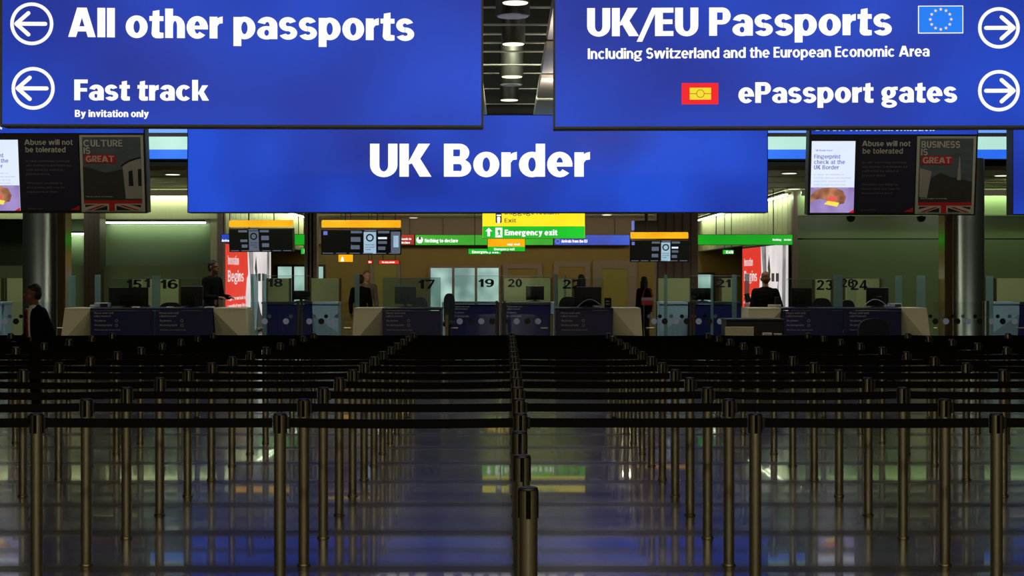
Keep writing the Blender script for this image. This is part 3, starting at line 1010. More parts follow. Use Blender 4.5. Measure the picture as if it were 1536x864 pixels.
def info_board(label, x0, x1, yt, yb, word, right, art):
    d = 28.0
    cx = (x0 + x1) / 2
    p = Wp(cx, yb, d)
    t = thing('information_board', label, 'information board', p, 0)
    t.rotation_euler = (math.radians(7), 0, 0)
    P = Panel(t, cx, yb, d)
    P.box('cabinet', x0, yt - 22, x1, yb, M['housing'], 0, .3, bev=.01)
    h = P.rect('blue_header', x0 + 3, yt - 20, x1 - 2, yt + 7, M['blue'], -.004, thick=.01)
    if right:
        P.text('Border control information', x0 + 9, x1 - 66, yt + 1.5, 13, M['blue_text'], -.018, parent=h)
    else:
        P.text('all queries.', x0 + 4, 8.5, yt + 1.5, 11, M['blue_text'], -.018, parent=h)
    for hx in (.25, .75):
        X = P.x(x0 + (x1 - x0) * hx)
        MB().tube([(X, .15, P.z(yt - 22)), (X, .9, 8.4 - p[2])], .03).build('hanger_rod', M['housing'], t)
    # lit screen
    s0, s1 = x0 + 4, x0 + 69
    sc = P.rect('lit_screen', s0, yt + 17, s1, yb - 4, M['screenwhite'], -.004, thick=.006)
    yy = -.014
    P.lines([('UK Border Force', s0 + 6, s0 + 31, yt + 32, 2.6)], M['screentext'], yy, sc)
    P.lines([('Fingerprint', s0 + 4, s0 + 43, yt + 43, 6.2), ('check at the', s0 + 4, s0 + 50, yt + 51, 6.2), ('UK Border', s0 + 4, s0 + 41, yt + 59, 6.2)], M['screentext'], yy, sc, .17, .13)
    P.lines([('We check the identities of', s0 + 4, s0 + 49, yt + 68, 2.4), ('non EEA nationals with biometric', s0 + 4, s0 + 60, yt + 73, 2.4), ('visas, entry clearances or ID', s0 + 4, s0 + 52, yt + 78, 2.4),
             ('cards through an electronic', s0 + 4, s0 + 52, yt + 83, 2.4), ('fingerprint check at the border', s0 + 4, s0 + 57, yt + 88, 2.4)], M['screensmall'], yy, sc)
    pb = yb - 4
    pt = pb - 38
    P.rect('picture_background', s0, pt, s1, pb, M['lilac'], yy, sc)
    P.poly('picture_hand', [[(s0, pt + 12), (s0 + 6, pt + 5), (s0 + 18, pt + 1), (s0 + 34, pt), (s0 + 48, pt + 5), (s0 + 53, pt + 15), (s0 + 50, pt + 24), (s0 + 40, pt + 26), (s0 + 26, pt + 20), (s0 + 14, pt + 17), (s0 + 4, pt + 20), (s0, pt + 22)][::-1]], M['skinlit'], yy - .003, sc)
    P.poly('picture_fingertip', [[(s0 + 25, pt + 17), (s0 + 30, pt + 13), (s0 + 38, pt + 14), (s0 + 40, pt + 18), (s0 + 33, pt + 22), (s0 + 24, pt + 21)][::-1]], M['pinklit'], yy - .005, sc)
    P.poly('picture_reader', [[(s0 + 20, pt + 25), (s0 + 26, pt + 20), (s0 + 43, pt + 23), (s0 + 40, pt + 29)][::-1]], M['yellowlit'], yy - .006, sc)
    P.poly('picture_corner', [[(s1 - 8, pb), (s1, pb), (s1, pb - 5)]], M['crimsonlit'], yy - .006, sc)
    # dark notice
    n0, n1 = s1 + 5, s1 + 90
    nt_ = P.rect('notice_panel', n0, yt + 12, n1, yb - 4, M['posterink'], -.004, thick=.006)
    P.lines([('Abuse will not', n0 + 5, n0 + 77, yt + 24.5, 8), ('be tolerated', n0 + 6, n0 + 66, yt + 35.5, 8)], M['postertext'], yy, nt_, .17, .14)
    P.lines([('We take extremely seriously', n0 + 6, n0 + 72, yt + 50, 3), ('any attempt to intimidate our', n0 + 6, n0 + 74, yt + 56.5, 3), ('staff either by verbal or', n0 + 6, n0 + 61, yt + 63, 3), ('physical abuse.', n0 + 6, n0 + 42, yt + 69.5, 3),
             ('Offenders are liable to', n0 + 6, n0 + 60, yt + 83, 3), ('prosecution and may be', n0 + 6, n0 + 63, yt + 89.5, 3), ('imprisoned or fined.', n0 + 6, n0 + 53, yt + 96, 3), ('UK Border Force', n0 + 6, n0 + 28, yt + 121, 2.4)], M['postersmall'], yy, nt_)
    P.poly('notice_corner', [[(n1 - 15, yb - 5), (n1 - 1, yb - 5), (n1 - 1, yb - 12)]], M['posterred'], yy, nt_)
    # framed poster
    q0, q1 = n1 + 2, x1 - 3
    po = P.rect('poster', q0, yt + 10, q1, yb - 2, M['posterframe'], -.004, thick=.006)
    P.rect('poster_sky', q0 + 4, yt + 13, q1 - 4, yb - 18, M['postersky'], yy, po)
    y2 = yy - .003
    if art == 'museum':
        P.poly('poster_hall', [[(q0 + 4, yb - 20), (q1 - 4, yb - 20), (q1 - 4, yt + 62), (q1 - 30, yt + 60), (q0 + 38, yt + 66), (q0 + 4, yt + 56)]], M['posterdark'], y2, po)
        P.poly('poster_rotunda', [[(q1 - 28, yb - 22), (q1 - 4, yb - 22), (q1 - 4, yt + 45), (q1 - 14, yt + 47), (q1 - 24, yt + 51), (q1 - 32, yt + 56), (q1 - 31, yt + 66)]], M['posterstone'], y2 - .002, po)
        P.poly('poster_rotunda_windows', [[(q1 - 23, yt + 86), (q1 - 16, yt + 86), (q1 - 17, yt + 62), (q1 - 23, yt + 64)], [(q1 - 9, yt + 86), (q1 - 4, yt + 86), (q1 - 4, yt + 60), (q1 - 9, yt + 61)],
                                          [(q1 - 33, yt + 57), (q1 - 22, yt + 50), (q1 - 4, yt + 44), (q1 - 4, yt + 42), (q1 - 22, yt + 47), (q1 - 34, yt + 55)]], M['flagblue'], y2 - .004, po)
    else:
        P.poly('poster_city', [[(q0 + 4, yb - 20), (q1 - 4, yb - 20), (q1 - 4, yt + 78), (q1 - 18, yt + 74), (q0 + 50, yt + 70), (q0 + 36, yt + 64), (q0 + 22, yt + 72), (q0 + 4, yt + 66)]], M['posterdark'], y2, po)
        P.poly('poster_tower', [[(q1 - 27, yt + 75), (q1 - 21, yt + 75), (q1 - 23.4, yt + 40), (q1 - 24.4, yt + 40)]], M['posterstone'], y2 - .002, po)
        P.poly('poster_pale_block', [[(q0 + 5, yt + 100), (q0 + 17, yt + 102), (q0 + 23, yt + 62), (q0 + 5, yt + 57)]], M['posterstone'], y2 - .002, po)
    P.lines([(word, q0 + 6, q0 + 64, yt + 27, 10), ('IS', q0 + 6, q0 + 16, yt + 38, 10)], M['postertext'], y2 - .006, po, .17, .16)
    r = P.rect('poster_red_label', q0 + 7, yt + 39, q0 + 53, yt + 51.5, M['posterred'], y2 - .006, po)
    P.lines([('GREAT', q0 + 9, q0 + 51, yt + 50, 9.2)], M['postertext'], y2 - .009, po, .2, .17)
    P.lines([('This is a place of learning', q0 + 7, q0 + 47, yb - 24.5, 1.8)], M['postertext'], y2 - .006, po)
    union_jack(P, q0 + 4, yb - 15, q1 - 4, yb - 4, y2 - .006, po)
    return t, P


info_board('information board with museum poster reading Culture is Great', -38, 221, 193, 320, 'CULTURE', False, 'museum')
info_board('information board with city poster reading Business is Great', 1211, 1463, 195, 323, 'BUSINESS', True, 'city')
for px, lab in ((1278, 'left'), (1384, 'right')):
    p = Wp(px, 323.0, 28.05)
    t = thing('dome_camera', 'small black dome camera under the business poster board, %s of two' % lab, 'camera', (p[0], p[1] + .1, p[2] - .06), 0, 'dome cameras')
    MB().ball((0, 0, 0), (.075, .075, .06)).build('dome', M['black'], t)
    MB().lathe([(.08, .0), (.08, .04)], n=18).build('collar', M['housing'], t)


# ------------------------------------------------------------ overhead displays with amber headers
def display(label, x0, y0, x1, y1, d, yaw, dim=False, tilt=0.1, flip=False):
    cx = (x0 + x1) / 2
    p = Wp(cx, y1, d)
    t = thing('information_display', label, 'display', p, yaw)
    t.rotation_euler = (tilt, 0, yaw)
    P = Panel(t, cx, y1, d)
    h = y1 - y0
    wd = x1 - x0
    P.box('cabinet', x0, y0 + h * .26, x1, y1, M['black'], 0, .22, bev=.01)
    hd = P.box('amber_header', x0 + 1, y0, x1 - 1, y0 + h * .2, M['amber'], -.02, .2, bev=.01)
    for hx in (.3, .7):
        X = P.x(x0 + wd * hx)
        MB().tube([(X, .1, P.z(y0)), (X, .1, (8.4 if d < 34.3 else 4.1) - p[2])], .012).build('hanger_rod', M['housing'], t)

    def fx(u):
        return x0 + wd * (1 - u if flip else u)

    def rr(name, u0, v0, u1, v1, mat, yy=-.004):
        a, b = sorted((fx(u0), fx(u1)))
        return P.rect(name, a, y0 + h * v0, b, y0 + h * v1, mat, yy)
    pale = M['screengrey'] if dim else M['screenpale']
    s = rr('lit_screen', .53, .33, .685, .97, pale)
    P.disc('hand_symbol', (fx(.53) + fx(.685)) / 2, y0 + h * .50, h * .115, M['black'], -.008, s, h * .075)
    P.lines([('Please have', min(fx(.55), fx(.665)), max(fx(.55), fx(.665)), y0 + h * .72, 1.6), ('your passport', min(fx(.55), fx(.665)), max(fx(.55), fx(.665)), y0 + h * .79, 1.6), ('ready', min(fx(.55), fx(.62)), max(fx(.55), fx(.62)), y0 + h * .86, 1.6)], M['black'], -.008, s)
    g = M['screengrey']
    for (u0, v0, u1, v1) in ((.37, .30, .51, .37), (.54, .27, .69, .31), (.71, .30, .85, .37), (.37, .48, .49, .62), (.37, .72, .48, .84), (.71, .60, .82, .68), (.71, .76, .80, .86)):
        rr('text_block', u0, v0, u1, v1, g)
    if not dim:
        rr('text_block', .71, .48, .82, .54, M['screenwhite'])
        rr('text_block', .03, .31, .08, .42, M['screentext'])
    for k in range(6):
        rr('caption_strip', .02 + k * .165, .945, .15 + k * .165, .97, g)
    if not flip and not dim and d < 34:
        e = rr('side_screen', .87, .32, .985, .96, g)
        rr('side_screen_list', .90, .44, .965, .78, M['screenpale'], -.008)
    return t


display('black information display with amber header left of centre under border sign', 482, 331, 602, 382, 32.0, math.radians(3))
display('dim grey reflection of an information display above the left red advert', 343, 331, 440, 378, 33.0, math.radians(-5), True, flip=True)  # modelled as a display, stands for a faint reflection of one
display('black information display with amber header right of centre', 945, 349, 1033, 393, 36.0, math.radians(-3))
p = Wp(970, 349, 36.6)
t = thing('projector_housing', 'dark square housing with violet lit edge above the right display', 'housing', p)
P = Panel(t, 970, 349, 36.6)
P.box('case', 952, 331, 987, 348, M['black'], 0, .4, bev=.01)
P.box('lit_edge', 949, 331, 951.5, 345, M['screentext'], .0, .3)
MB().tube([(0, .2, P.z(331)), (0, .2, 4.1 - p[2])], .03).build('hanger_rod', M['housing'], t)


# ------------------------------------------------------------ smaller hanging signs
def small_sign(name, label, x0, y0, x1, y1, d, face, hang=4.1, depth=.15, edge=.6):
    return lightbox(name, label, 'sign', x0, y0, x1, y1, d, depth, face, 0, edge, 'housing', hang)


t, P = small_sign('exit_sign', 'large yellow and green hanging sign reading Emergency exit', 723, 311, 878, 358, 35.5, 'yellow', 6.0)
P.rect('green_strip', 724, 339.5, 877, 357.3, M['green'], .008)
P.text('Emergency exit', 757, 836, 353, 8.5, M['blue_text'], .003, .27, .2)
P.text('Baggage reclaim', 757, 838, 321.5, 9, M['addark'], .003, .13, .11, .09)
P.text('Exit', 757, 774, 333.5, 6, M['addark'], .003, .13, .11, .09)
P.poly('up_arrow', [[(731, 354.5), (735, 354.5), (735, 347), (738.5, 347), (733.2, 341.5), (728, 347), (731, 347)]], M['blue_text'], .003)
P.rect('running_figure_panel', 743, 341.5, 753.5, 356, M['blue_text'], .003)
P.poly('running_figure', [[(745, 355), (748, 350), (746, 347), (748, 344), (751, 346), (750, 350), (752, 355), (749, 352)]], M['green'], -.001)
P.poly('door_symbol', [[(743.5, 333), (744.5, 334.5), (751.5, 334.5), (752.5, 333), (752.5, 313), (743.5, 313)]], M['addark'], .003)
P.poly('door_figure', [[(746, 335), (750, 335), (750.5, 328), (750, 325), (746, 325), (745.5, 328)], [(745, 324), (751.5, 324), (751.5, 322), (745, 322)]], M['blue_text'], -.001)
t, P = small_sign('direction_sign', 'small amber and green hanging sign behind the large exit sign', 731, 352, 788, 377.5, 46.0, 'amber')
P.rect('green_strip', 731.5, 370, 787.5, 377, M['green'], .008)
P.text('Emergency exit', 741, 772, 375.4, 3.6, M['blue_text'], .003, .22, .18)
P.text('Way out', 761, 780, 368, 3.4, M['blue_text'], .003, .22, .18)
t, P = small_sign('exit_sign', 'small green exit sign left of the small amber sign', 702, 372.5, 752, 381.8, 52.0, 'green')
P.text('Emergency exit', 708, 748, 379.8, 4, M['blue_text'], .003, .24, .2)
t, P = small_sign('toilet_sign', 'small orange sign with white symbol below the left display', 507, 381, 530, 393.5, 44.0, 'amber')
P.poly('figure_symbol', [[(511, 392), (516, 392), (515, 387), (513.5, 384.5), (512, 387)]], M['blue_text'], .003)
t, P = small_sign('direction_sign', 'long narrow red sign hanging near the far wall', 568, 390, 599, 396.5, 56.0, 'red2')
P.text('No entry arrivals', 573, 592, 394.6, 2.6, M['blue_text'], .003, .24, .2)
t, P = small_sign('direction_sign', 'tiny red sign left of the long red one', 551, 390, 559, 396, 56.0, 'red2')
P.text('No', 553, 557, 394.4, 2.8, M['blue_text'], .003, .24, .2)
t, P = small_sign('exit_sign', 'small green exit sign under the right green band', 1084, 374.5, 1101, 381.5, 48.0, 'green')
P.text('Exit', 1089, 1100, 380, 4, M['blue_text'], .003, .24, .2)
t, P = small_sign('exit_sign', 'small bright green exit sign beside left passage pillar', 451, 371.5, 473, 381.5, 48.0, 'green')
P.text('Exit', 456, 472, 379.5, 5.5, M['blue_text'], .003, .26, .22)
# customs band at the far end
t, P = small_sign('customs_sign', 'red customs sign panel with white lettering at far end', 585, 351.5, 621.5, 367.5, 62.4, 'red', 4.1)
P.lines([('Goods to', 601, 617, 360, 3.4), ('declare', 601, 615, 365.5, 3.4)], M['blue_text'], .003, s=.26, t=.2)
t, P = small_sign('customs_sign', 'long green customs sign reading Nothing to declare', 622.5, 352, 830, 368, 62.4, 'green2', 4.1)
P.text('Nothing to declare', 637, 687, 363.6, 5.4, M['blue_text'], .003, .26, .2)
P.disc('white_disc_symbol', 629.5, 360, 5, M['blue_text'], .003)
P.poly('disc_symbol_mark', [[(628, 359.5), (631.5, 359.5), (631.5, 355), (628, 355)]], M['addark'], .001)
t, P = small_sign('customs_sign', 'long blue customs sign reading Arrivals from the EU', 831, 352, 945, 368, 62.4, 'blueband', 4.1)
P.text('Arrivals from the EU', 842, 881, 364, 4.6, M['blue_text'], .003, .25, .2)
P.disc('ring_symbol', 836.5, 362, 4, M['screentext'], .003, None, 2.4)
t, P = small_sign('customs_band', 'long green lit band on the right of the passage', 1046, 351.5, 1189.5, 367.5, 41.6, 'green2', 4.1)
P.lines([('Nothing', 1159, 1172, 361, 3.0), ('declare', 1176, 1187, 361, 3.0)], M['blue_text'], .003, s=.26, t=.2)
t, P = small_sign('customs_band', 'short blue sign with white lettering above the left red advert', 331.5, 351, 347, 364, 41.6, 'blueband', 4.1)
P.text('Arrivals', 332.5, 346.5, 362.5, 3.6, M['blue_text'], .003, .3, .26)
t, P = small_sign('customs_band', 'green lit band behind the dim left display reflection', 348, 351, 472, 368, 41.75, 'green2', 4.1)


# ------------------------------------------------------------ backlit adverts on the passage walls
def advert(label, sx):
    L = 8.2
    t = thing('advert_panel', label, 'advert', (sx * 7.80, 42.25, 0.08))
    # local: y runs into the passage, panel faces the passage middle (-sx)
    hz = 2.55
    xo = -sx

    def quad(name, mat, pts, off):
        mb = MB()
        for q in pts:
            mb.add([(xo * off, a, b) for a, b in q], [tuple(range(len(q)))])
        return mb.build(name, mat, t)
    a, b = sorted((0.0, xo * .05))
    MB().box(a, b, -.06, L + .06, -.05, hz + .06).build('frame', M['housing'], t)
    # in the photograph the red part is on the viewer's left on both walls
    near_red = sx < 0

    def U(u):
        return (u * L) if near_red else ((1 - u) * L)
    quad('red_field', M['adred'], [[(U(0), 0), (U(.5), 0), (U(.44), hz), (U(0), hz)]], .056)
    quad('white_field', M['adwhite'], [[(U(.5), 0), (U(1), 0), (U(1), hz), (U(.44), hz)]], .056)
    quad('grey_folds', M['adgrey'], [[(U(.46), hz), (U(.56), hz), (U(.60), .2), (U(.56), .2)], [(U(.90), hz), (U(.96), hz), (U(.95), .1), (U(.88), .1)], [(U(.78), 1.2), (U(.82), 1.6), (U(.84), .1), (U(.80), .1)]], .060)
    quad('dark_marks', M['addark'], [[(U(.60), 1.9), (U(.63), 2.3), (U(.66), 1.8), (U(.64), 1.5)], [(U(.68), 1.50), (U(.74), 1.50), (U(.74), 1.74), (U(.68), 1.74)], [(U(.77), 1.50), (U(.83), 1.50), (U(.83), 1.74), (U(.77), 1.74)],
                                     [(U(.64), .2), (U(.68), .9), (U(.74), .5), (U(.80), .3), (U(.84), .05), (U(.64), .0)]], .064)
    quad('white_arc', M['adwhite'], [[(U(.40), 1.0), (U(.43), 1.6), (U(.47), 1.75), (U(.50), 1.0), (U(.49), .3), (U(.44), .3)]], .062)
    mb = MB()
    for txt, u0, u1, z, cap in (('Innovation', .05, .26, 1.98, .26), ('Begins', .05, .36, 1.50, .32), ('Together we look to', .04, .40, .98, .10), ('a world of new ideas', .04, .42, .76, .11)):
        for word in text_polys(txt, 0.0, 1.0, z, cap, .2, .15, .08, True):
            mb = MB()
            for q in word:
                mb.add([(xo * .062, U(u0 + (u1 - u0) * a_), b_) for a_, b_ in q], [tuple(range(len(q)))])
            mb.build('lettering', M['adwhite'], t)


advert('tall red and white backlit advert on the left passage wall', -1)
advert('tall red and white backlit advert on the right passage wall', 1)

# ------------------------------------------------------------ columns
def column(name, label, px, d, r, z1, strip_px=None):
    x = (px - VX) * d / F
    t = thing(name, label, 'column', (x, d, 0))
    MB().lathe([(r + .02, 0), (r + .02, .12), (r, .13), (r, z1)], n=40).build('steel_shaft', M['metalcol'], t)
    m = MB()
    if strip_px:
        o = (strip_px - px) * d / F
        MB().box(o - .09, o + .09, -.25, .25, 0, z1, .03).build('bronze_strip', M['mirrorstrip'], t)
        lo, hi = sorted((math.copysign(r, o), o - math.copysign(.09, o)))
        MB().box(lo - .02, hi, -.1, .2, 0, z1).build('dark_joint', M['black'], t)
    return t


column('steel_column', 'round satin steel column behind the left desks', 60, 31, .335, 4.1, 96)
column('steel_column', 'round satin steel column behind the right desks', 1451, 31, .33, 4.1, 1419)
for px0, px1, d, lab in ((458, 474, 41, 'left'), (985, 1047, 41, 'right'), (126, 150, 41.4, 'far left')):
    a, b = (px0 - VX) * d / F, (px1 - VX) * d / F
    t = thing('clad_pillar', 'brown fluted pillar on the %s of the passage' % lab if lab != 'far left' else 'narrow brown pillar below the culture poster', 'pillar', ((a + b) / 2, d, 0))
    w2 = (b - a) / 2
    m = MB().box(-w2, w2, 0, .6, 0, 4.08)
    n = max(3, int(w2 * 2 / .22))
    for i in range(n):
        u = -w2 + (i + .5) * 2 * w2 / n
        m.box(u - .07, u + .07, -.03, 0, .1, 4.08)
    m.build('shaft', M['pillardark'] if lab == 'far left' else M['pillar'], t)
    MB().box(-w2 - .01, w2 + .01, -.045, .62, 0, .1).build('plinth', M['black'], t)
for px0, px1, lab in ((326, 335, 'left'), (1190, 1196, 'right')):
    a, b = (px0 - VX) * 41.9 / F, (px1 - VX) * 41.9 / F
    o = struct(MB().box(a, b, 41.85, 42.2, 0, 4.05).build('trim_3' if lab == 'left' else 'trim_4', M['pillar']))

# ------------------------------------------------------------ queue barrier posts
ORD = ['front', 'second', 'third', 'fourth', 'fifth', 'sixth', 'seventh', 'eighth', 'ninth', 'tenth', 'eleventh', 'twelfth', 'thirteenth']
ROW = [8.27 + 0.966 * n for n in range(13)]
# lateral position of each column of posts: (at first row, at last row)
colX = {-2: (-2.53, -2.50), -1: (-1.22, -1.21), 0: (.075, .062), 1: (1.338, 1.315), 2: (2.637, 2.60)}


def post_x(c, n):
    u = n / 12.0
    if c in colX:
        a, b = colX[c]
    elif c < 0:
        a, b = -2.53 + 1.30 * (c + 2), -2.50 + 1.305 * (c + 2)
    else:
        a, b = 2.637 + 1.30 * (c - 2), 2.60 + 1.295 * (c - 2)
    return a + (b - a) * u


PR = .0325


def mesh_of(mb, name, mat):
    me = bpy.data.meshes.new(name)
    me.from_pydata(mb.v, [], mb.f)
    me.polygons.foreach_set('use_smooth', mb.s)
    me.materials.append(mat)
    me.update()
    return me


me_pole = mesh_of(MB().lathe([(PR, 0.012), (PR, .994)], n=32), 'pole', M['steel'])
me_cap = mesh_of(MB().lathe([(PR + .0015, .992), (PR + .0015, .999), (PR - .003, 1.002)], n=32), 'cap', M['black'])
me_collar = mesh_of(MB().lathe([(PR + .009, 0), (PR + .009, .006), (PR + .002, .014)], n=28), 'floor_collar', M['brassdark'])
mb = MB()
mb.box(-.0085, .0085, -PR - .0028, -PR + .012, .895, .992)
mb.box(-.0075, .0075, PR - .012, PR + .0025, .895, .992)
me_slot = mesh_of(mb, 'belt_slot', M['slot'])
mb = MB()
mb.box(PR - .010, PR + .0035, -.009, .009, .895, .992)
mb.box(-PR - .0035, -PR + .010, -.009, .009, .895, .992)
me_side = mesh_of(mb, 'belt_slot', M['slot'])
me_clip = mesh_of(MB().box(PR + .0035, PR + .020, -.011, .011, .918, .982, .003), 'belt_clip', M['black'])


def belt(L, sag, axis='x'):
    mb = MB()
    n = 10
    zc, hh, th = .950, .025, .0016
    vs = []
    for i in range(n + 1):
        u = i / n
        x = u * L
        z = zc - sag * 4 * u * (1 - u)
        for dy, dz in ((-th, -hh), (th, -hh), (th, hh), (-th, hh)):
            vs.append((x, dy, z + dz) if axis == 'x' else (dy, -x, z + dz))
    fs = [(0, 1, 2, 3), (4 * n + 3, 4 * n + 2, 4 * n + 1, 4 * n)]
    for i in range(n):
        for j in range(4):
            k = (j + 1) % 4
            fs.append((i * 4 + j, i * 4 + 4 + j, i * 4 + 4 + k, i * 4 + k))
    mb.add(vs, fs)
    return mb


def child(name, me, parent, loc=(0, 0, 0)):
    o = bpy.data.objects.new(name, me)
    COL.objects.link(o)
    o.parent = parent
    o.location = loc
    return o


NUM = ['', 'first', 'second', 'third', 'fourth', 'fifth', 'sixth', 'seventh']


def make_post(x, y, label, nextx=None, along=None):
    t = thing('queue_barrier_post', label, 'barrier post', (x, y, 0), 0, 'steel queue posts with black belts')
    child('pole', me_pole, t)
    child('cap', me_cap, t)
    child('belt_slot', me_slot, t)
    child('belt_slot', me_side, t)
    child('floor_collar', me_collar, t)
    if nextx is not None:
        child('belt_clip', me_clip, t)
        child('belt', mesh_of(belt(nextx - x - PR * 2 - .012, R.uniform(.001, .010)), 'belt', M['belt']), t, (PR + .003, 0, 0))
    if along is not None:
        child('belt', mesh_of(belt(along - PR * 2 - .012, R.uniform(.004, .012), 'y'), 'belt', M['belt']), t, (0, -PR - .003, 0))
    return t


for n, d in enumerate(ROW):
    half = (800 / F) * d
    cols = [c for c in range(-8, 8) if -half - 1.45 < post_x(c, n) < half + 1.45]
    for c in cols:
        x = post_x(c, n)
        nx = post_x(c + 1, n) if c + 1 in cols else None
        if c == 0:
            where = 'on the central line'
        else:
            where = '%s %s of the central line' % (NUM[abs(c)] if abs(c) < 8 else 'outer', 'left' if c < 0 else 'right')
        make_post(x, d, 'steel belt post in the %s row, %s' % (ORD[n], where), nx, .966 if (n == 0 and c == 0) else None)
make_post(.063, 7.304, 'steel belt post just in front of the front row on the central line', None, .966)
make_post(.064, 6.338, 'steel belt post second nearest to the camera on the central line', None, .966)
make_post(.0755, 5.372, 'steel belt post nearest to the camera, standing tallest in the photo')

# ------------------------------------------------------------ immigration desks
D1, D2 = 26.0, 32.0


def notice(P, parent, x0, y=-.006, top=462):
    P.lines([('Please wait until', x0, x0 + 29, top + 9, 3.0), ('called forward', x0, x0 + 25, top + 13.6, 3.0), ('No phones', x0 + 1, x0 + 18, top + 20.4, 3.0),
             ('No photography', x0 + 1, x0 + 27, top + 27, 3.0), ('Please have your passport ready', x0 + 1, x0 + 40, top + 33.6, 1.8)], M['desktext'], y, parent, .2, .15)
    P.disc('ban_symbol', x0 + 34, top + 19, 2.2, M['desktext'], y, parent, 1.5, 14)
    P.disc('ban_symbol', x0 + 34, top + 26, 2.2, M['desktext'], y, parent, 1.5, 14)


def desk(label, panels, wedge=None):
    x0, x1 = panels[0][0], panels[-1][1]
    cx = (x0 + x1) / 2
    p = Wp(cx, 0, D1)
    t = thing('control_desk', label, 'desk', (p[0], D1, 0))
    P = Panel(t, cx, VY + H * F / D1, D1)
    top = P.z(462)
    xs = [x0, x1] + ([wedge[0], wedge[1]] if wedge else [])
    MB().box(P.x(x0), P.x(x1), .02, .85, top - .04, top, .006).build('worktop', M['navytop'], t)
    for (a, b, txt) in panels:
        fp = MB().box(P.x(a + .8), P.x(b - .8), 0, .03, .08, top - .045, .004).build('front_panel', M['navy'], t)
        if txt is not None:
            notice(P, fp, txt)
    MB().box(P.x(x0) + .01, P.x(x1) - .01, .035, .8, 0.0, .08).build('plinth', M['black'], t)
    MB().box(P.x(x0) + .01, P.x(x0) + .04, .035, .8, .08, top - .042).build('end_panel', M['navy'], t)
    MB().box(P.x(x1) - .04, P.x(x1) - .01, .035, .8, .08, top - .042).build('end_panel', M['navy'], t)
    if wedge:
        # faceted cream end: outer edge slants, lower triangle folds back
        xi, xo_top, xo_bot = P.x(wedge[0]), P.x(wedge[1]), P.x(wedge[2])
        sg = 1 if xo_top > xi else -1
        H0, HW, Hd = 0.0, P.z(464.5), P.z(517)
        xe = xo_bot
        V = [(xi, 0, top), (xo_top, 0, top), (xe, 0, Hd), (xi, -.0, HW), (xe, .24, H0), (xi, .46, H0),
             (xi, .8, top), (xo_top, .8, top), (xe, .8, Hd), (xe, .8, H0), (xi, .8, H0)]
        fs = [(0, 3, 2, 1), (3, 5, 4, 2), (0, 1, 7, 6), (1, 2, 8, 7), (2, 4, 9, 8), (4, 5, 10, 9), (6, 7, 8, 9, 10), (0, 6, 10, 5, 3)]
        if sg < 0:
            fs = [f[::-1] for f in fs]
        MB().add(V, fs).build('faceted_end', M['white'], t)
    return t, P


desk('navy double desk at far left, positions fifteen and sixteen', [(135, 232, 141), (232, 320, 239)], None)
bpy_t, P = desk('navy desk with cream faceted left end, position seventeen', [(573, 662, 579)], (573, 531, 528))
desk('navy desk with cream faceted right end, position twenty two', [(833, 920, 841)], (920, 961, 964.5))
desk('navy double desk with cream right end, positions twenty three and twenty four', [(1172, 1265, 1179), (1265, 1353, 1274)], (1353, 1390, 1397))


def wedge_block(label, xi_px, xt_px, xb_px):
    """free-standing faceted cream end beside a double desk"""
    cx = xi_px
    p = Wp(cx, 0, D1)
    t = thing('faceted_cabinet', label, 'cabinet', (p[0], D1, 0))
    P = Panel(t, cx, VY + H * F / D1, D1)
    top = P.z(462)
    xi, xo_top, xe = P.x(xi_px), P.x(xt_px), P.x(xb_px)
    HW, Hd = P.z(466), P.z(517)
    V = [(xi, 0, top - .03), (xo_top, 0, top - .03), (xe, 0, Hd), (xi, 0, HW), (xe, .24, 0), (xi, .46, 0),
         (xi, .8, top - .03), (xo_top, .8, top - .03), (xe, .8, Hd), (xe, .8, 0), (xi, .8, 0)]
    fs = [(0, 3, 2, 1), (3, 5, 4, 2), (0, 1, 7, 6), (1, 2, 8, 7), (2, 4, 9, 8), (4, 5, 10, 9), (6, 7, 8, 9, 10), (0, 6, 10, 5, 3)]
    if xo_top < xi:
        fs = [f[::-1] for f in fs]
    MB().add(V, fs).build('faceted_body', M['white'], t)
    a, b = sorted((xi, xo_top))
    MB().box(a, b, 0, .8, top - .03, top, .004).build('top_board', M['white'], t)


wedge_block('cream faceted cabinet left of the position fifteen desk', 134.6, 97, 90)
wedge_block('cream faceted cabinet right of the position sixteen desk', 320.4, 369, 371)
wedge_block('cream faceted cabinet left of position twenty three, partly behind the black kiosk', 1171.6, 1123, 1121)


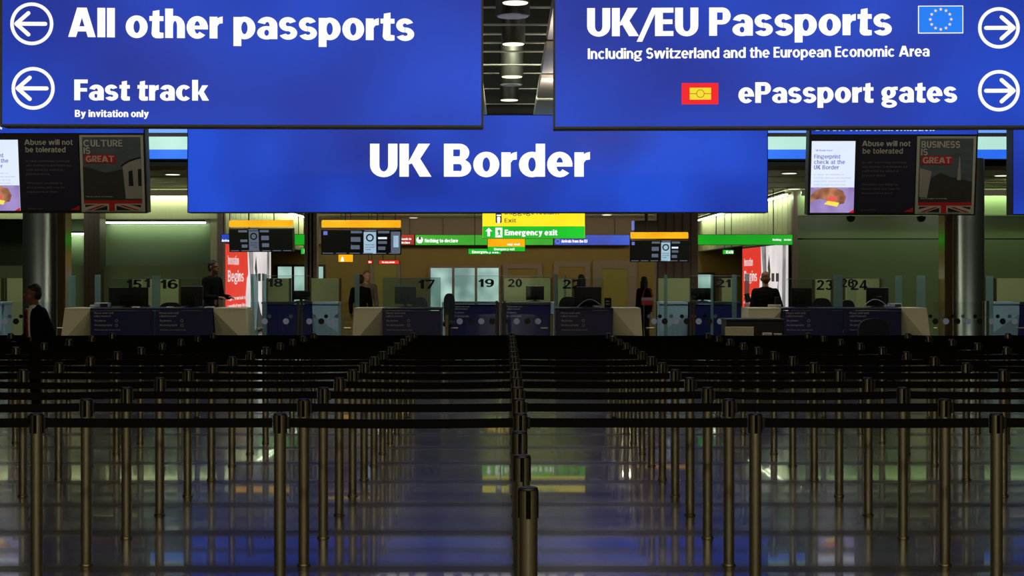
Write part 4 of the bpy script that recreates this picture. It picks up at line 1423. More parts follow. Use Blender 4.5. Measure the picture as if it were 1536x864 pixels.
def rear_desk(label, x0, x1, pale=None, note=None, strips=()):
    cx = (x0 + x1) / 2
    p = Wp(cx, 0, D2)
    t = thing('rear_desk', label, 'desk', (p[0], D2, 0))
    P = Panel(t, cx, VY + H * F / D2, D2)
    top = P.z(453)
    MB().box(P.x(x0), P.x(x1), .0, .8, top - .04, top, .006).build('worktop', M['navytop'], t)
    fp = MB().box(P.x(x0) + .01, P.x(x1) - .01, .03, .06, .06, top - .045).build('front_panel', M['navyback'], t)
    MB().box(P.x(x0) + .01, P.x(x0) + .05, .06, .78, 0, top - .045).build('end_panel', M['navyback'], t)
    MB().box(P.x(x1) - .05, P.x(x1) - .01, .06, .78, 0, top - .045).build('end_panel', M['navyback'], t)
    if note:
        P.lines([('Please wait until', note, note + 23, 461, 2.4), ('called forward', note, note + 20, 464.6, 2.4), ('No phones', note, note + 15, 470, 2.4), ('No photography', note, note + 22, 475.4, 2.4)], M['desktext'], .026, fp, .2, .15)
    for (a, b) in strips:
        MB().box(P.x(a), P.x(b), .02, .7, 0, top - .002, .01).build('pale_end', M['palebox'], t)
    if pale:
        a, b, xi, sg = pale
        A, B = P.x(a), P.x(b)
        MB().box(A, B, .0, .75, top - .05, top, .006).build('pale_top', M['palebox'], t)
        V = [(A, .02, top - .052), (B, .02, top - .052), (B, .02, .55), (B, .16, 0), (A, .22, 0), (A, .02, .95)] if sg > 0 else [(A, .02, top - .052), (B, .02, top - .052), (B, .02, .95), (B, .22, 0), (A, .16, 0), (A, .02, .55)]
        m = MB()
        fs = [(0, 5, 2, 1), (5, 4, 3, 2)] if sg > 0 else [(0, 5, 2, 1), (5, 4, 3, 2)]
        m.add(V, fs)
        m.box(A + .01, B - .01, .23, .7, 0, top - .053)
        m.build('pale_faceted_end', M['palebox'], t)
    return t


rear_desk('dark blue rear desk with pale faceted end, position eighteen', 392, 468, (468.3, 507, 0, 1))
rear_desk('dark blue rear desk left of centre, position nineteen', 676, 749.5, None, 681, ((663, 675.5),))
rear_desk('dark blue rear desk right of centre, position twenty', 752, 826, None, 760, ((826.4, 834),))
rear_desk('dark blue rear desk with pale faceted end, position twenty one', 1032.5, 1112, (990, 1032, 0, -1))
rear_desk('dark blue rear desk at the right edge with pale faceted end', 1530, 1590, (1489, 1529.5, 0, -1))
rear_desk('pale and dark blue rear desk at the left edge of the photo', -60, -12, (-11.5, 2, 0, 1))


# low dividers (sage screens) behind the rear desks
def divider(label, x0, x1, d=34.6, ytop=417.5, mat='screenolive'):
    a, b = Wp(x0, ytop, d), Wp(x1, ytop, d)
    t = thing('divider_screen', label, 'screen', ((a[0] + b[0]) / 2, d, 0), 0, 'sage divider screens')
    w2 = (b[0] - a[0]) / 2
    MB().box(-w2, w2, -.03, .03, .1, a[2], .008).build('screen_panel', M[mat], t)
    MB().box(-w2, -w2 + .05, -.035, .035, .0, a[2] + .005).build('edge_post', M['brassdark'], t)
    MB().box(w2 - .05, w2, -.035, .035, .0, a[2] + .005).build('edge_post', M['brassdark'], t)


divider('narrow sage divider screen under the number eighteen', 399, 437)
divider('wide sage divider screen between number eighteen and the pale rear desk end', 464, 512)
divider('wide sage divider screen behind the number twenty', 752.5, 829)
divider('short sage divider screen behind the number twenty two', 832, 861)
divider('sage divider screen left of the number twenty one', 984, 1038)
divider('sage divider screen right of the number twenty one', 1079, 1106)
divider('sage divider screen beside the left steel column', 8, 39)
divider('sage divider screen at the left edge of the photo', -60, 5)
divider('narrow sage divider screen right of the right steel column', 1455, 1478)
divider('wide sage divider screen at the right edge of the photo', 1491, 1570)
divider('sage divider screen behind numbers fifteen and sixteen', 196, 272, 33.5, 419)
divider('sage divider screen behind the number twenty three', 1219, 1249, 33.5, 419)
divider('sage divider screen behind the numbers twenty six and twenty four', 1264, 1322, 33.5, 418)


# glass screens standing on the worktops, with position numbers
def glass_screen(label, x0, x1, ytop, d, z0, numbers=(), mat='glass', cap=13.5, ncol='number'):
    a, b = Wp(x0, ytop, d), Wp(x1, ytop, d)
    cx = (x0 + x1) / 2
    t = thing('glass_screen', label, 'glass screen', ((a[0] + b[0]) / 2, d, z0))
    w2 = (b[0] - a[0]) / 2
    MB().box(-w2, w2, 0, .012, .0, a[2] - z0, .002).build('pane', M[mat], t)
    MB().box(-w2, w2, -.002, .014, a[2] - z0, a[2] - z0 + .008).build('top_edge', M['glassfin'], t)
    P = Panel(t, cx, VY - (z0 - H) * F / d, d)
    for (txt, n0, n1, base) in numbers:
        P.text(txt, n0, n1, base, cap, M[ncol], -.006, .23, .17, .09, name='number')
    return t


ZT1 = 1.1985
glass_screen('clear glass screen with number fifteen on far left desk', 166, 222, 418, 26.45, ZT1, [('15', 190, 213, 433)])
glass_screen('clear glass screen with number sixteen on far left desk', 240, 300, 418, 26.45, ZT1, [('16', 241, 267, 433)])
glass_screen('hazy glass screen with number seventeen', 574, 661, 417, 26.45, ZT1, [('17', 628, 652, 433)], 'glassreflection')
glass_screen('clear glass screen with number twenty two', 836, 905, 418, 26.45, ZT1, [('22', 844, 871, 433)])
glass_screen('clear glass screen with number twenty three', 1180, 1250, 419, 26.45, ZT1, [('23', 1225, 1249, 435)], cap=15)
glass_screen('clear glass screen with number twenty four', 1271, 1326, 419, 26.45, ZT1, [('24', 1276, 1301, 435)], cap=15)
glass_screen('clear glass screen with number eighteen on rear desk', 396, 466, 414, 32.4, 1.197, [('18', 402, 424, 430)], cap=12)
glass_screen('clear glass screen with number nineteen on rear desk', 678, 749, 414, 32.4, 1.197, [('19', 718, 741, 430.5)], cap=12)
glass_screen('clear glass screen with number twenty on rear desk', 753, 826, 414, 32.4, 1.197, [('20', 762, 783, 430.5)], cap=12)
glass_screen('clear glass screen with number twenty one on rear desk', 1034, 1110, 414, 32.4, 1.197, [('21', 1074, 1096, 431)], cap=12)
glass_screen('glass panel with a lone numeral one behind position fifteen', 214, 229, 416, 29.0, 0.0, [('1', 217, 225, 431)], cap=13)
glass_screen('glass panel with number twenty six behind position twenty four', 1256, 1284, 416, 29.0, 0.0, [('26', 1262, 1281, 431)], cap=13)
# upright glass fins with bright edges
for i, (x0, x1, yt, d, lab) in enumerate(((228, 240, 413, 26.9, 'bright cyan glass fin between numbers fifteen and sixteen'), (102, 113, 413, 30, 'dull blue glass fin beside the left steel column'), (142, 151, 412, 30, 'pale glass fin left of the far left monitor'),
                                          (1250, 1264, 412, 26.9, 'bright cyan glass fin between numbers twenty three and twenty four'), (1375, 1388, 413, 30, 'dull blue glass fin right of the right desks'), (1343, 1353, 414, 30, 'pale green glass fin right of the number twenty four monitor'),
                                          (376, 387, 411, 30, 'grey glass fin in front of the left advert'), (393, 400, 411, 30, 'narrow grey glass fin right of the left advert'), (1117, 1124, 411, 30, 'grey glass fin in front of the right advert'), (532, 539, 411, 30, 'pale glass fin beside the two people'),
                                          (996, 1001, 412, 30, 'bright glass fin left of position twenty one'), (1066, 1070, 412, 30, 'bright glass fin left of the number twenty one'), (1098, 1105, 412, 30, 'bright glass fin right of the number twenty one'), (1479, 1490, 414, 30, 'dull glass fin right of the right steel column'), (831, 837, 411, 27, 'glass fin with bright cap left of number twenty two'), (846, 849, 412, 30, 'thin bright glass fin behind number twenty two'))):
    a, b = Wp(x0, yt, d), Wp(x1, yt, d)
    t = thing('glass_fin', lab, 'glass fin', ((a[0] + b[0]) / 2, d, 0 if d > 27.5 else 0))
    w2 = (b[0] - a[0]) / 2
    MB().box(-w2, w2, 0, .02, .01, a[2], .003).build('pane', M['glassfin'], t)
    MB().box(-w2, w2, -.005, .025, 0, .06).build('floor_shoe', M['brassdark'], t)


# glass gates with dot markings and bar handles
def gate(label, x0, x1, handle, dots, d=26.3, ytop=453):
    a, b = Wp(x0, ytop, d), Wp(x1, ytop, d)
    cx = (x0 + x1) / 2
    t = thing('glass_gate', label, 'gate', ((a[0] + b[0]) / 2, d, 0))
    w2 = (b[0] - a[0]) / 2
    MB().box(-w2 + .01, w2 - .01, 0, .012, .05, a[2], .002).build('pane', M['glassgate'], t)
    P = Panel(t, cx, VY + H * F / d, d)
    for (dx, lt) in dots:
        P.disc('dot_marking', dx, 482, 4.6, M['dotlight'] if lt else M['dotdark'], -.003, n=20)
        if x0 < 600 or x0 > 900:
            P.disc('dot_marking', dx + (7 if dx < 760 else -7), 474.5, 3.0, M['dotlight'] if lt else M['dotdark'], .016, n=16)  # smaller dots paint the reflections of the front row
    if handle:
        h0, h1 = sorted(handle)
        MB().tube([(P.x(h0), -.03, P.z(492)), (P.x(h1), -.03, P.z(492))], .014, 10).build('handle', M['brass'], t)
    hx = w2 - .02 if handle and abs(handle[0] - x0) < abs(handle[0] - x1) else -w2 + .02
    MB().tube([(hx, .006, 0), (hx, .006, a[2] + .02)], .022, 12).build('hinge_post', M['brassdark'], t)
    return t


gate('glass gate with pale dots left of position eighteen desk front', 375, 449, (385, 396), [(397, 1), (429, 1)])
gate('glass gate with mixed dots in front of the left pale rear desk end', 451, 527, (516, 526), [(464, 1), (482, 0), (498, 1)])
gate('glass gate left of the centre post', 674, 747, (677, 687), [(689.5, 1), (706, 0), (722, 1), (738.5, 0)])
gate('glass gate right of the centre post', 755, 830, (811, 822), [(759, 0), (775, 1), (791, 0), (807, 1)])
gate('glass gate beside the cream end of position twenty two', 965, 1038, (969, 981), [(981, 1), (997, 0), (1014, 1), (1030, 0)])
gate('glass gate left of the black kiosk', 1039, 1113, None, [(1048, 1), (1064, 0), (1080, 1)])
gate('glass gate right of the cream end of position twenty four', 1399.5, 1477, (1400, 1405), [(1403, 0), (1419, 1), (1436, 0), (1452, 1), (1470, 0)])
gate('glass gate at the right edge of the photo', 1480, 1560, (1524, 1536), [(1487, 1), (1504, 0), (1522, 1)])
gate('glass gate at the left edge of the photo', -20, 90, (87, 94), [(7, 1), (24, 0), (60, 0)])


# monitors, chairs and small things on the desks
def monitor(label, x0, y0, x1, y1, d, zt, silver=True, back=True):
    cx = (x0 + x1) / 2
    a, b = Wp(x0, y1, d), Wp(x1, y0, d)
    t = thing('computer_monitor', label, 'monitor', ((a[0] + b[0]) / 2, d, zt), 0, 'monitors on the desks')
    w2 = (b[0] - a[0]) / 2
    z0, z1 = a[2] - zt, b[2] - zt
    MB().box(-w2, w2, 0, .05, z0, z1, .008).build('screen_housing', M['screenoff'], t)
    if silver:
        MB().box(-w2 + .005, w2 - .005, -.004, .045, z1, z1 + .012).build('top_trim', M['monitoredge'], t)
    MB().box(-w2 * .42, w2 * .42, -.05, 0, z0 + .06, z0 + (z1 - z0) * .55, .015).build('back_bulge', M['black'], t)
    MB().tube([(0, .03, .015), (0, .02, max(z0, .03) + .10)], .03, 10).build('stand', M['black'], t)
    MB().lathe([(.12, 0), (.12, .012), (.05, .02)], c=(0, .03), n=20).build('foot', M['black'], t)
    return t


monitor('dark monitor on the position fifteen desk', 163, 431, 222, 459, 26.6, ZT1, False)
monitor('dark silver-topped monitor on the position sixteen desk', 271, 430, 304, 459, 26.6, ZT1)
monitor('dark silver-topped monitor below the number seventeen', 592, 430.5, 624, 456, 26.6, ZT1)
monitor('dark silver-topped monitor right of the number twenty two', 861, 431, 902, 458, 26.6, ZT1)
monitor('dark monitor left of the number twenty three', 1187, 432, 1218, 460, 26.6, ZT1, False)
monitor('dark silver-topped monitor below the number twenty four', 1300, 432, 1333, 459, 26.6, ZT1)
monitor('small dark monitor beside the number twenty', 789, 429, 816, 450, 32.6, 1.198, False)
monitor('dark monitor on the rear desk of position eighteen', 438, 436, 465, 449.5, 32.7, 1.198, False)
monitor('dark monitor on the rear desk of position twenty one', 1036, 432, 1072, 450, 32.7, 1.198, False)


def chair(label, px, ytop, wpx, d):
    p = Wp(px, ytop, d)
    t = thing('office_chair', label, 'chair', (p[0], d, 0), 0, 'office chairs behind the desks')
    w2 = wpx * d / F / 2
    zt = p[2]
    n = 14
    poly = []
    for i in range(n + 1):
        a = math.pi * i / n
        c_, s_ = math.cos(a), math.sin(a)
        poly.append((w2 * math.copysign(abs(c_) ** .7, c_), zt - .22 + .22 * abs(s_) ** .8))
    poly += [(-w2 * .9, zt - .55), (w2 * .9, zt - .55)]
    MB().prism(poly, -.05, .05).build('backrest', M['chairblue'], t)
    MB().box(-w2, w2, -.5, .02, zt - .66, zt - .56, .03).build('seat', M['chairblue'], t)
    MB().tube([(0, .04, zt - .6), (0, .08, zt - .45)], .03).build('back_bracket', M['black'], t)
    MB().tube([(0, -.24, .12), (0, -.24, zt - .65)], .03).build('gas_column', M['black'], t)
    m = MB()
    for k in range(5):
        a = 2 * math.pi * k / 5
        m.tube([(0, -.24, .12), (.28 * math.cos(a), -.24 + .28 * math.sin(a), .07)], [.03, .02])
    m.build('star_base', M['black'], t)
    for k in range(5):
        a = 2 * math.pi * k / 5
        MB().lathe([(.03, -.012), (.03, .012)], c=(.28 * math.cos(a), .03), n=12, axis='y').build('castor', M['black'], t, (0, -.24 + .28 * math.sin(a), 0))


chair('dark blue office chair behind the position sixteen desk', 256, 453.5, 36, 27.9)
chair('dark office chair behind the position fifteen desk', 214, 455, 28, 28.3)
chair('dark office chair back beside the number nineteen', 674, 440, 17, 31.3)
chair('dark office chair back left of the number twenty two monitor', 853, 445, 30, 27.9)
chair('dark office chair back below the number twenty three', 1232, 447, 30, 27.9)
chair('dark office chair back between the right glass fin and monitor', 1271, 450, 22, 28.6)
chair('dark office chair back right of the number seventeen monitor', 630, 446, 24, 27.9)


def reader(label, x0, x1, y0, d=26.35):
    a, b = Wp(x0, 462, d), Wp(x1, y0, d)
    t = thing('document_reader', label, 'document reader', ((a[0] + b[0]) / 2, d, ZT1), 0, 'document readers on desk ends')
    w2 = (b[0] - a[0]) / 2
    h = b[2] - ZT1
    MB().box(-w2, w2, 0, .2, 0, h, .012).build('case', M['palebox'], t)
    MB().box(-w2 * .15, w2 * .85, -.004, .0, h * .15, h * .8).build('dark_window', M['screenoff'], t)
    MB().box(-w2 - .08, -w2 + .01, .02, .18, 0, h * .55, .01).build('tray', M['palebox'], t)


reader('pale document reader on the left end of position fifteen desk', 141, 163, 454)
reader('pale document reader on the right end of position twenty four desk', 1335, 1353, 455)
for px, w_, lab in ((202, 9, 'white paper pad on the position fifteen desk'), (253, 8, 'white paper pad on the position sixteen desk'), (313, 12, 'small grey cash tray at the right end of position sixteen')):
    p = Wp(px, 461, 26.2)
    t = thing('paper_pad', lab, 'paper pad', (p[0], 26.2, ZT1))
    k = w_ * 26.2 / F
    MB().box(-k / 2, k / 2, 0, .18, 0, .018, .003).build('sheets', M['paper'], t)
    MB().box(-k / 2, k / 2, .15, .185, .018, .03).build('binding', M['black'], t)
p = Wp(912, 462, 26.3)
t = thing('card_terminal', 'small black terminal with pale keys right of number twenty two monitor', 'terminal', (p[0], 26.3, ZT1))
MB().box(-.06, .06, 0, .05, 0, .17, .01).build('case', M['black'], t)
MB().box(-.04, .02, -.003, 0, .10, .12).box(-.04, -.0, -.003, 0, .05, .07).box(.01, .03, -.003, 0, .05, .07).build('keys', M['desktext'], t)
for px, lab in ((885, 'coiled grey cable on the position twenty two desk'), (1313, 'coiled pale cable on the position twenty four desk')):
    p = Wp(px, 461, 26.25)
    pts = [(-.22 + .44 * i / 16, .0, .01 + .13 * math.sin(math.pi * i / 16)) for i in range(17)]
    c_ = MB().tube(pts, .008, 6).build('desk_cable', M['monitoredge'], None, (p[0], 26.25, ZT1))
    tag(c_, lab, 'cable')

p = Wp(1167, 462, 26.5)
t = thing('card_terminal', 'black terminal on a grey foot on the cream cabinet, beside the suited man', 'terminal', (p[0], 26.5, ZT1))
MB().box(-.05, .06, .02, .07, .03, .18, .01).build('case', M['black'], t)
MB().box(-.16, .06, 0, .12, 0, .05, .01).build('foot', M['lampoff'], t)

# centre post between the two middle gates
p = Wp(751, 414, 26.35)
t = thing('gate_post', 'slim gold post between the two middle glass gates', 'post', (p[0], 26.35, 0))
MB().tube([(0, 0, 0), (0, 0, 1.72)], .012, 10).build('upright', M['brass'], t)
MB().lathe([(.05, 0), (.05, .01)], n=16).build('foot', M['brassdark'], t)
for px, lab in ((671, 'left'), (827, 'right')):
    p = Wp(px, 471.5, 26.1)
    t = thing('gate_stop_post', 'short dark gold stop post on the %s of the middle gates' % lab, 'post', (p[0], 25.9, 0), 0, 'gate stop posts')
    MB().box(-.03, .03, 0, .05, 0, p[2], .008).build('upright', M['brassdark'], t)
    MB().box(-.034, .034, -.004, .054, p[2], p[2] + .01).build('top_cap', M['black'], t)

# black kiosk in front of the right desks and its small things
d = 23.6
p = Wp(1132, 478, d)
t = thing('black_kiosk', 'low black kiosk counter in front of the right cream cabinet', 'kiosk', (p[0], d, 0))
P = Panel(t, 1132, VY + H * F / d, d)
zt = P.z(478.5)
MB().box(P.x(1090), P.x(1176), 0, .6, 0, zt - .03, .01).build('body', M['black'], t)
MB().box(P.x(1089), P.x(1177), -.02, .62, zt - .03, zt, .006).build('top', M['black'], t)
MB().box(P.x(1087.5), P.x(1130), -.05, -.002, P.z(520), P.z(490), .006).build('cream_panel', M['white'], t)
sh = MB().box(P.x(1140), P.x(1176), -.14, -.002, P.z(503.5), P.z(502.4)).build('shelf', M['black'], t)
for x0, x1, y0, y1, lab in ((1143, 1156, 498, 501.5, 'folded leaflets on the left of the black kiosk shelf'), (1160, 1171, 499, 501.5, 'white leaflets on the right of the black kiosk shelf')):
    k = d / F
    a = (x0 - VX) * k
    b = (x1 - VX) * k
    o = MB().box(-(b - a) / 2, (b - a) / 2, -.04, .04, 0, (y1 - y0) * k, .003).build('leaflet_stack', M['paper'], None, ((a + b) / 2, d - .08, H - (502.38 - VY) * k))
    tag(o, lab, 'leaflets')
# dark chair seen in front of the right desk
chair('black rounded chair standing in front of the position twenty four desk', 1310, 478, 46, 25.0)


# ------------------------------------------------------------ people
SKIN1 = pmat('skin_brown', lin(120, 82, 62), 0.5)
SKIN2 = pmat('skin_fair', lin(196, 146, 118), 0.5)
HAIRB = pmat('hair_black', lin(16, 14, 13), 0.6)
HAIRR = pmat('hair_auburn', lin(122, 76, 42), 0.6)
SUIT = pmat('suit_black', lin(9, 9, 11), 0.9, spec=0.12)
SUITN = pmat('suit_navy', lin(10, 11, 18), 0.9, spec=0.12)
SHIRT = pmat('shirt_white', lin(225, 225, 222), 0.8)
TIE = pmat('tie_red', lin(140, 22, 26), 0.6)
BAG = pmat('bag_red', lin(170, 40, 48), 0.5)
UNI = pmat('uniform_dark', lin(13, 13, 17), 0.9, spec=0.12)
GREYTOP = pmat('top_greybrown', lin(120, 92, 84), 0.8)


class Clay:
    """capsules and ellipsoids fused into one continuous skin by voxel remeshing"""
    def __init__(self):
        self.m = MB()

    def cap(self, a, b, ra, rb):
        a, b = Vector(a), Vector(b)
        L = (b - a).length
        n = max(2, int(L / (min(ra, rb) * .5)) + 1)
        self.m.tube([a.lerp(b, i / n) for i in range(n + 1)], [ra + (rb - ra) * i / n for i in range(n + 1)], 14)
        self.m.ball(a, ra)
        self.m.ball(b, rb)
        return self

    def ell(self, c, r):
        self.m.ball(c, r, 18)
        return self

    def build(self, name, mat, parent, vox=.011, sm=4):
        me = bpy.data.meshes.new('clay')
        me.from_pydata(self.m.v, [], self.m.f)
        o = bpy.data.objects.new('clay', me)
        COL.objects.link(o)
        r = o.modifiers.new('r', 'REMESH')
        r.mode = 'VOXEL'
        r.voxel_size = vox
        s = o.modifiers.new('s', 'SMOOTH')
        s.iterations = sm
        s.factor = .5
        dg = bpy.context.evaluated_depsgraph_get()
        dg.update()
        nm = bpy.data.meshes.new_from_object(o.evaluated_get(dg))
        bpy.data.objects.remove(o)
        nm.polygons.foreach_set('use_smooth', [True] * len(nm.polygons))
        nm.materials.clear()
        nm.materials.append(mat)
        ob = bpy.data.objects.new(name, nm)
        COL.objects.link(ob)
        ob.parent = parent
        return ob


def hand(c, wrist, dirv, palm_n, sg):
    """palm, four unequal bent fingers and a thumb at the side of the palm"""
    w_ = Vector(wrist)
    d_ = Vector(dirv).normalized()
    n_ = Vector(palm_n).normalized()
    s_ = d_.cross(n_).normalized() * sg
    c.cap(w_, w_ + d_ * .03, .026, .028)
    for i, (o, L) in enumerate(((-.030, .066), (-.010, .076), (.010, .072), (.030, .056))):
        k = w_ + d_ * .085 + s_ * o
        c.cap(w_ + d_ * .02 + s_ * o * .6, k, .017, .0125)
        k2 = k + d_ * L * .5 + n_ * .012
        c.cap(k, k2, .0105, .0095)
        c.cap(k2, k2 + d_ * L * .36 + n_ * .024, .0095, .008)
    b0 = w_ + d_ * .03 - s_ * .028
    b1 = b0 + d_ * .035 - s_ * .026 + n_ * .012
    c.cap(b0, b1, .014, .011)
    c.cap(b1, b1 + d_ * .03 - s_ * .004 + n_ * .01, .011, .009)


def person(label, loc, rz, h, skin, hair, coat, trousers, arms='down', lean=0.0, hairlen='short', tie=None, head_turn=0.0, slim=1.0, base=0.0):
    """faces local -Y; h is the standing height"""
    k = h / 1.78
    t = thing('person', label, 'person', (loc[0], loc[1], base), rz)

    def v(x, y, z):
        q = Vector((x * k * slim, y * k - lean * max(0, z - .95) * k, z * k))
        return q
    # head frame
    hc = v(0, -.02, 1.655)
    rot = Matrix.Rotation(head_turn, 3, 'Z')

    def hv(x, y, z):
        return hc + rot @ Vector((x * k * 1.07, y * k * 1.07, z * k * 1.05))
    c = Clay()
    c.cap(v(0, .015, 1.40), v(0, -.005, 1.58), .062 * k, .056 * k)
    c.ell(hv(0, .015, .035), (.076 * k, .096 * k, .092 * k))
    c.ell(hv(0, -.012, -.035), (.062 * k, .078 * k, .082 * k))
    c.ell(hv(0, -.060, -.085), (.032 * k, .030 * k, .026 * k))
    c.cap(hv(0, -.080, .018), hv(0, -.100, -.020), .009 * k, .013 * k)
    c.cap(hv(-.022, -.083, -.055), hv(.022, -.083, -.055), .011 * k, .011 * k)
    c.cap(hv(-.036, -.070, .030), hv(.036, -.070, .030), .012 * k, .012 * k)
    for s in (-1, 1):
        c.cap(hv(s * .078, .012, .015), hv(s * .076, .010, -.025), .015 * k, .011 * k)
        # torso and leg core, so that the body is one figure under the clothes
        c.cap(v(s * .09, 0, .93), v(s * .095, -.01, .50), .075 * k, .052 * k)
        c.cap(v(s * .095, -.01, .50), v(s * .10, .02, .09), .050 * k, .036 * k)
        c.cap(v(s * .10, .02, .06), v(s * .105, -.13, .035), .035 * k, .030 * k)
    c.cap(v(0, 0, .95), v(0, .01, 1.38), .11 * k, .10 * k)
    arm = {}
    for s in (-1, 1):
        sh = v(s * .175, .01, 1.42)
        if arms == 'hold' and s == -1:
            el, wr = v(s * .27, .03, 1.14), v(s * .235, -.22, 1.16)
            dv, nn = (v(s * .20, -.34, 1.24) - wr), Vector((-s, 0.1, .2))
        elif arms == 'walk':
            el, wr = v(s * .22, .10 if s > 0 else -.02, 1.13), v(s * .19, -.02 if s > 0 else -.20, .96 if s > 0 else 1.02)
            dv, nn = wr - el, Vector((-s, 0, 0))
        elif arms == 'desk':
            el, wr = v(s * .24, -.03, 1.13), v(s * .16, -.28, 1.12)
            dv, nn = wr - el, Vector((-s * .3, 0, -1))
        else:
            el, wr = v(s * .235, .03, 1.13), v(s * .245, -.03, .88)
            dv, nn = wr - el, Vector((-s, 0, 0))
        arm[s] = (sh, el, wr)
        c.cap(sh, el, .050 * k, .040 * k)
        c.cap(el, wr, .038 * k, .027 * k)
        hand(c, wr, dv, nn, s)
    c.build('body', skin, t, .0085, 3)
    # clothes
    c = Clay()
    for zz, rx_, ry_ in ((1.40, .165, .105), (1.34, .178, .118), (1.27, .172, .120), (1.20, .163, .118), (1.13, .156, .115), (1.06, .156, .116)):
        c.ell(v(0, .012, zz), (rx_ * k * slim, ry_ * k, .11 * k))
    c.cap(v(-.13, .02, 1.44), v(0, .025, 1.475), .05 * k, .06 * k)
    c.cap(v(.13, .02, 1.44), v(0, .025, 1.475), .05 * k, .06 * k)
    c.ell(v(0, .01, .97), (.158 * k * slim, .120 * k, .16 * k))
    c.cap(v(-.12, .012, 1.415), v(.12, .012, 1.415), .070 * k, .070 * k)
    c.cap(v(-.05, .02, 1.455), v(.05, .02, 1.455), .055 * k, .055 * k)
    for s in (-1, 1):
        sh, el, wr = arm[s]
        c.cap(sh, el, .074 * k, .060 * k)
        c.cap(el, el.lerp(wr, .93), .058 * k, .044 * k)
        c.cap(v(s * .08, .01, .95), v(s * .085, .01, .82), .09 * k, .10 * k)
    j = c.build('jacket', coat, t, .012, 9)
    c = Clay()
    for s in (-1, 1):
        c.cap(v(s * .085, .01, .93), v(s * .098, -.005, .50), .092 * k, .072 * k)
        c.cap(v(s * .098, -.005, .50), v(s * .102, .02, .09), .070 * k, .058 * k)
    c.build('trousers', trousers, t, .012, 3)
    for s in (-1, 1):
        c = Clay()
        c.cap(v(s * .102, .05, .045), v(s * .108, -.15, .04), .042 * k, .036 * k)
        c.m.box(*sorted((v(s * .07, 0, 0).x, v(s * .14, 0, 0).x)), -.18 * k, .085 * k, 0.0, .025 * k)
        c.build('shoe', HAIRB, t, .010, 2)
    # hair as a shell over the skull
    c = Clay()
    c.ell(hv(0, .026, .052), (.082 * k, .098 * k, .088 * k))
    c.ell(hv(0, .055, .0), (.074 * k, .068 * k, .085 * k))
    if hairlen == 'long':
        c.ell(hv(0, .06, -.09), (.085 * k, .06 * k, .13 * k))
        c.cap(hv(-.075, .02, 0), hv(-.08, .02, -.16), .03 * k, .028 * k)
        c.cap(hv(.075, .02, 0), hv(.08, .02, -.16), .03 * k, .028 * k)
    c.build('hair', hair, t, .010, 3)
    if tie:
        m = MB()
        zt, zb = v(0, 0, 1.47), v(0, 0, 1.05)
        yf = -.125 * k
        def slab(prof, off, th):
            n_ = len(prof)
            fy = [yf - off - lean * (pz - .95) * k + .03 * max(0, (pz - 1.25) / .22) * k for _, pz in prof]
            V_ = [(px_ * k, y_, pz * k) for (px_, pz), y_ in zip(prof, fy)] + [(px_ * k, y_ + th, pz * k) for (px_, pz), y_ in zip(prof, fy)]
            F_ = [tuple(range(n_)), tuple(range(2 * n_ - 1, n_ - 1, -1))] + [(a_, a_ + n_, (a_ + 1) % n_ + n_, (a_ + 1) % n_) for a_ in range(n_)]
            return MB().add(V_, F_)
        slab([(-.055, 1.47), (-.04, 1.3), (-.008, 1.10), (.008, 1.10), (.04, 1.3), (.055, 1.47)], .004, .05).build('shirt_front', SHIRT, t)
        c2 = Clay()
        c2.cap(v(-.03, -.02, 1.475), v(.03, -.02, 1.475), .046 * k, .046 * k)
        c2.cap(v(0, .008, 1.475), v(0, .0, 1.495), .063 * k, .060 * k)
        c2.build('shirt_collar', SHIRT, t, .009, 2)
        slab([(-.016, 1.46), (-.022, 1.3), (-.028, 1.12), (0, 1.08), (.028, 1.12), (.022, 1.3), (.016, 1.46)], .016, .010).build('tie', TIE, t)
    return t


def at(px, d):
    return ((px - VX) * d / F, d)


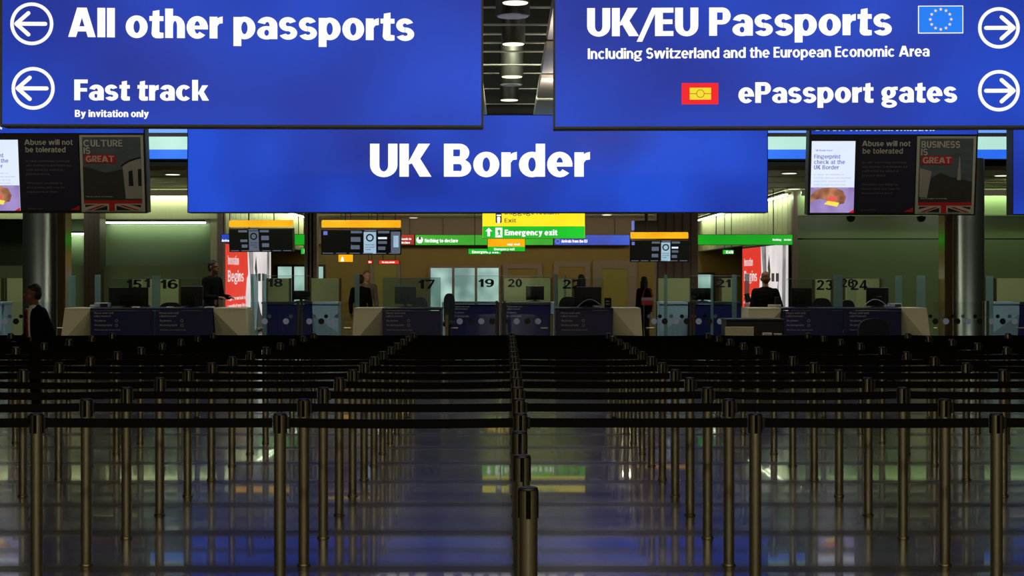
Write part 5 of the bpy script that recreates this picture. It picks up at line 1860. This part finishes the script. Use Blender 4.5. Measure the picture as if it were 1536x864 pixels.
person('man in dark suit and red tie walking left among the queue posts', at(58, 18.4), math.radians(-50), 1.64, SKIN1, HAIRB, SUITN, SUITN, 'walk', .10, tie=True, head_turn=math.radians(-14))
person('man with short auburn hair in black suit, seen from behind', at(1148, 28.4), math.radians(172), 1.81, SKIN2, HAIRR, SUIT, SUIT, 'hold', 0, head_turn=math.radians(10))
person('bearded man in dark uniform standing beside the left advert', at(317, 29.4), math.radians(62), 1.88, SKIN1, HAIRB, UNI, UNI, 'desk', .06, base=.15)
person('person in black coat behind the glass, left of a pair', at(541, 36.0), math.radians(170), 1.76, SKIN1, HAIRB, SUIT, SUIT)
person('taller person in brownish top behind the glass, right of a pair', at(550, 36.6), math.radians(25), 1.86, SKIN2, HAIRR, GREYTOP, SUIT)
bw = person('woman in dark clothes with a red shoulder bag by the passage', at(966, 38.0), math.radians(-150), 1.72, SKIN2, HAIRB, SUIT, SUIT, hairlen='long', slim=.88)
person('dark figure standing behind the number twenty two monitor', at(872, 37.0), math.radians(160), 1.77, SKIN1, HAIRB, SUIT, SUIT, hairlen='long')
struct(MB().box(Wp(290, 0, 29)[0], Wp(345, 0, 29)[0], 28.9, 30.2, 0, .15).build('floor_platform', M['navytop']))
# the man's paper and the woman's bag are things of their own
xx, yy_ = at(1127, 28.4)
o = MB().box(-.05, .05, -.006, .006, 0, .17, .003).build('phone_tablet', M['black'], None, (xx - .015, 28.62, 1.25), (math.radians(-10), math.radians(-12), 0))
tag(o, 'small black tablet held up by the man in the black suit', 'tablet')
xx, yy_ = at(969, 37.8)
t = thing('shoulder_bag', 'red shoulder bag carried by the woman near the passage', 'bag', (xx + .02, 37.66, 1.02))
MB().box(-.15, .15, -.05, .05, 0, .20, .03).build('bag_body', BAG, t)
MB().tube([(-.12, 0, .19), (-.08, .02, .36), (0, .20, .46), (.08, .02, .36), (.12, 0, .19)], .010, 6).build('strap', BAG, t)
MB().box(-.15, .15, -.056, -.05, .12, .19, .003).build('flap', pmat('bag_grey_flap', lin(150, 140, 140), .6), t)
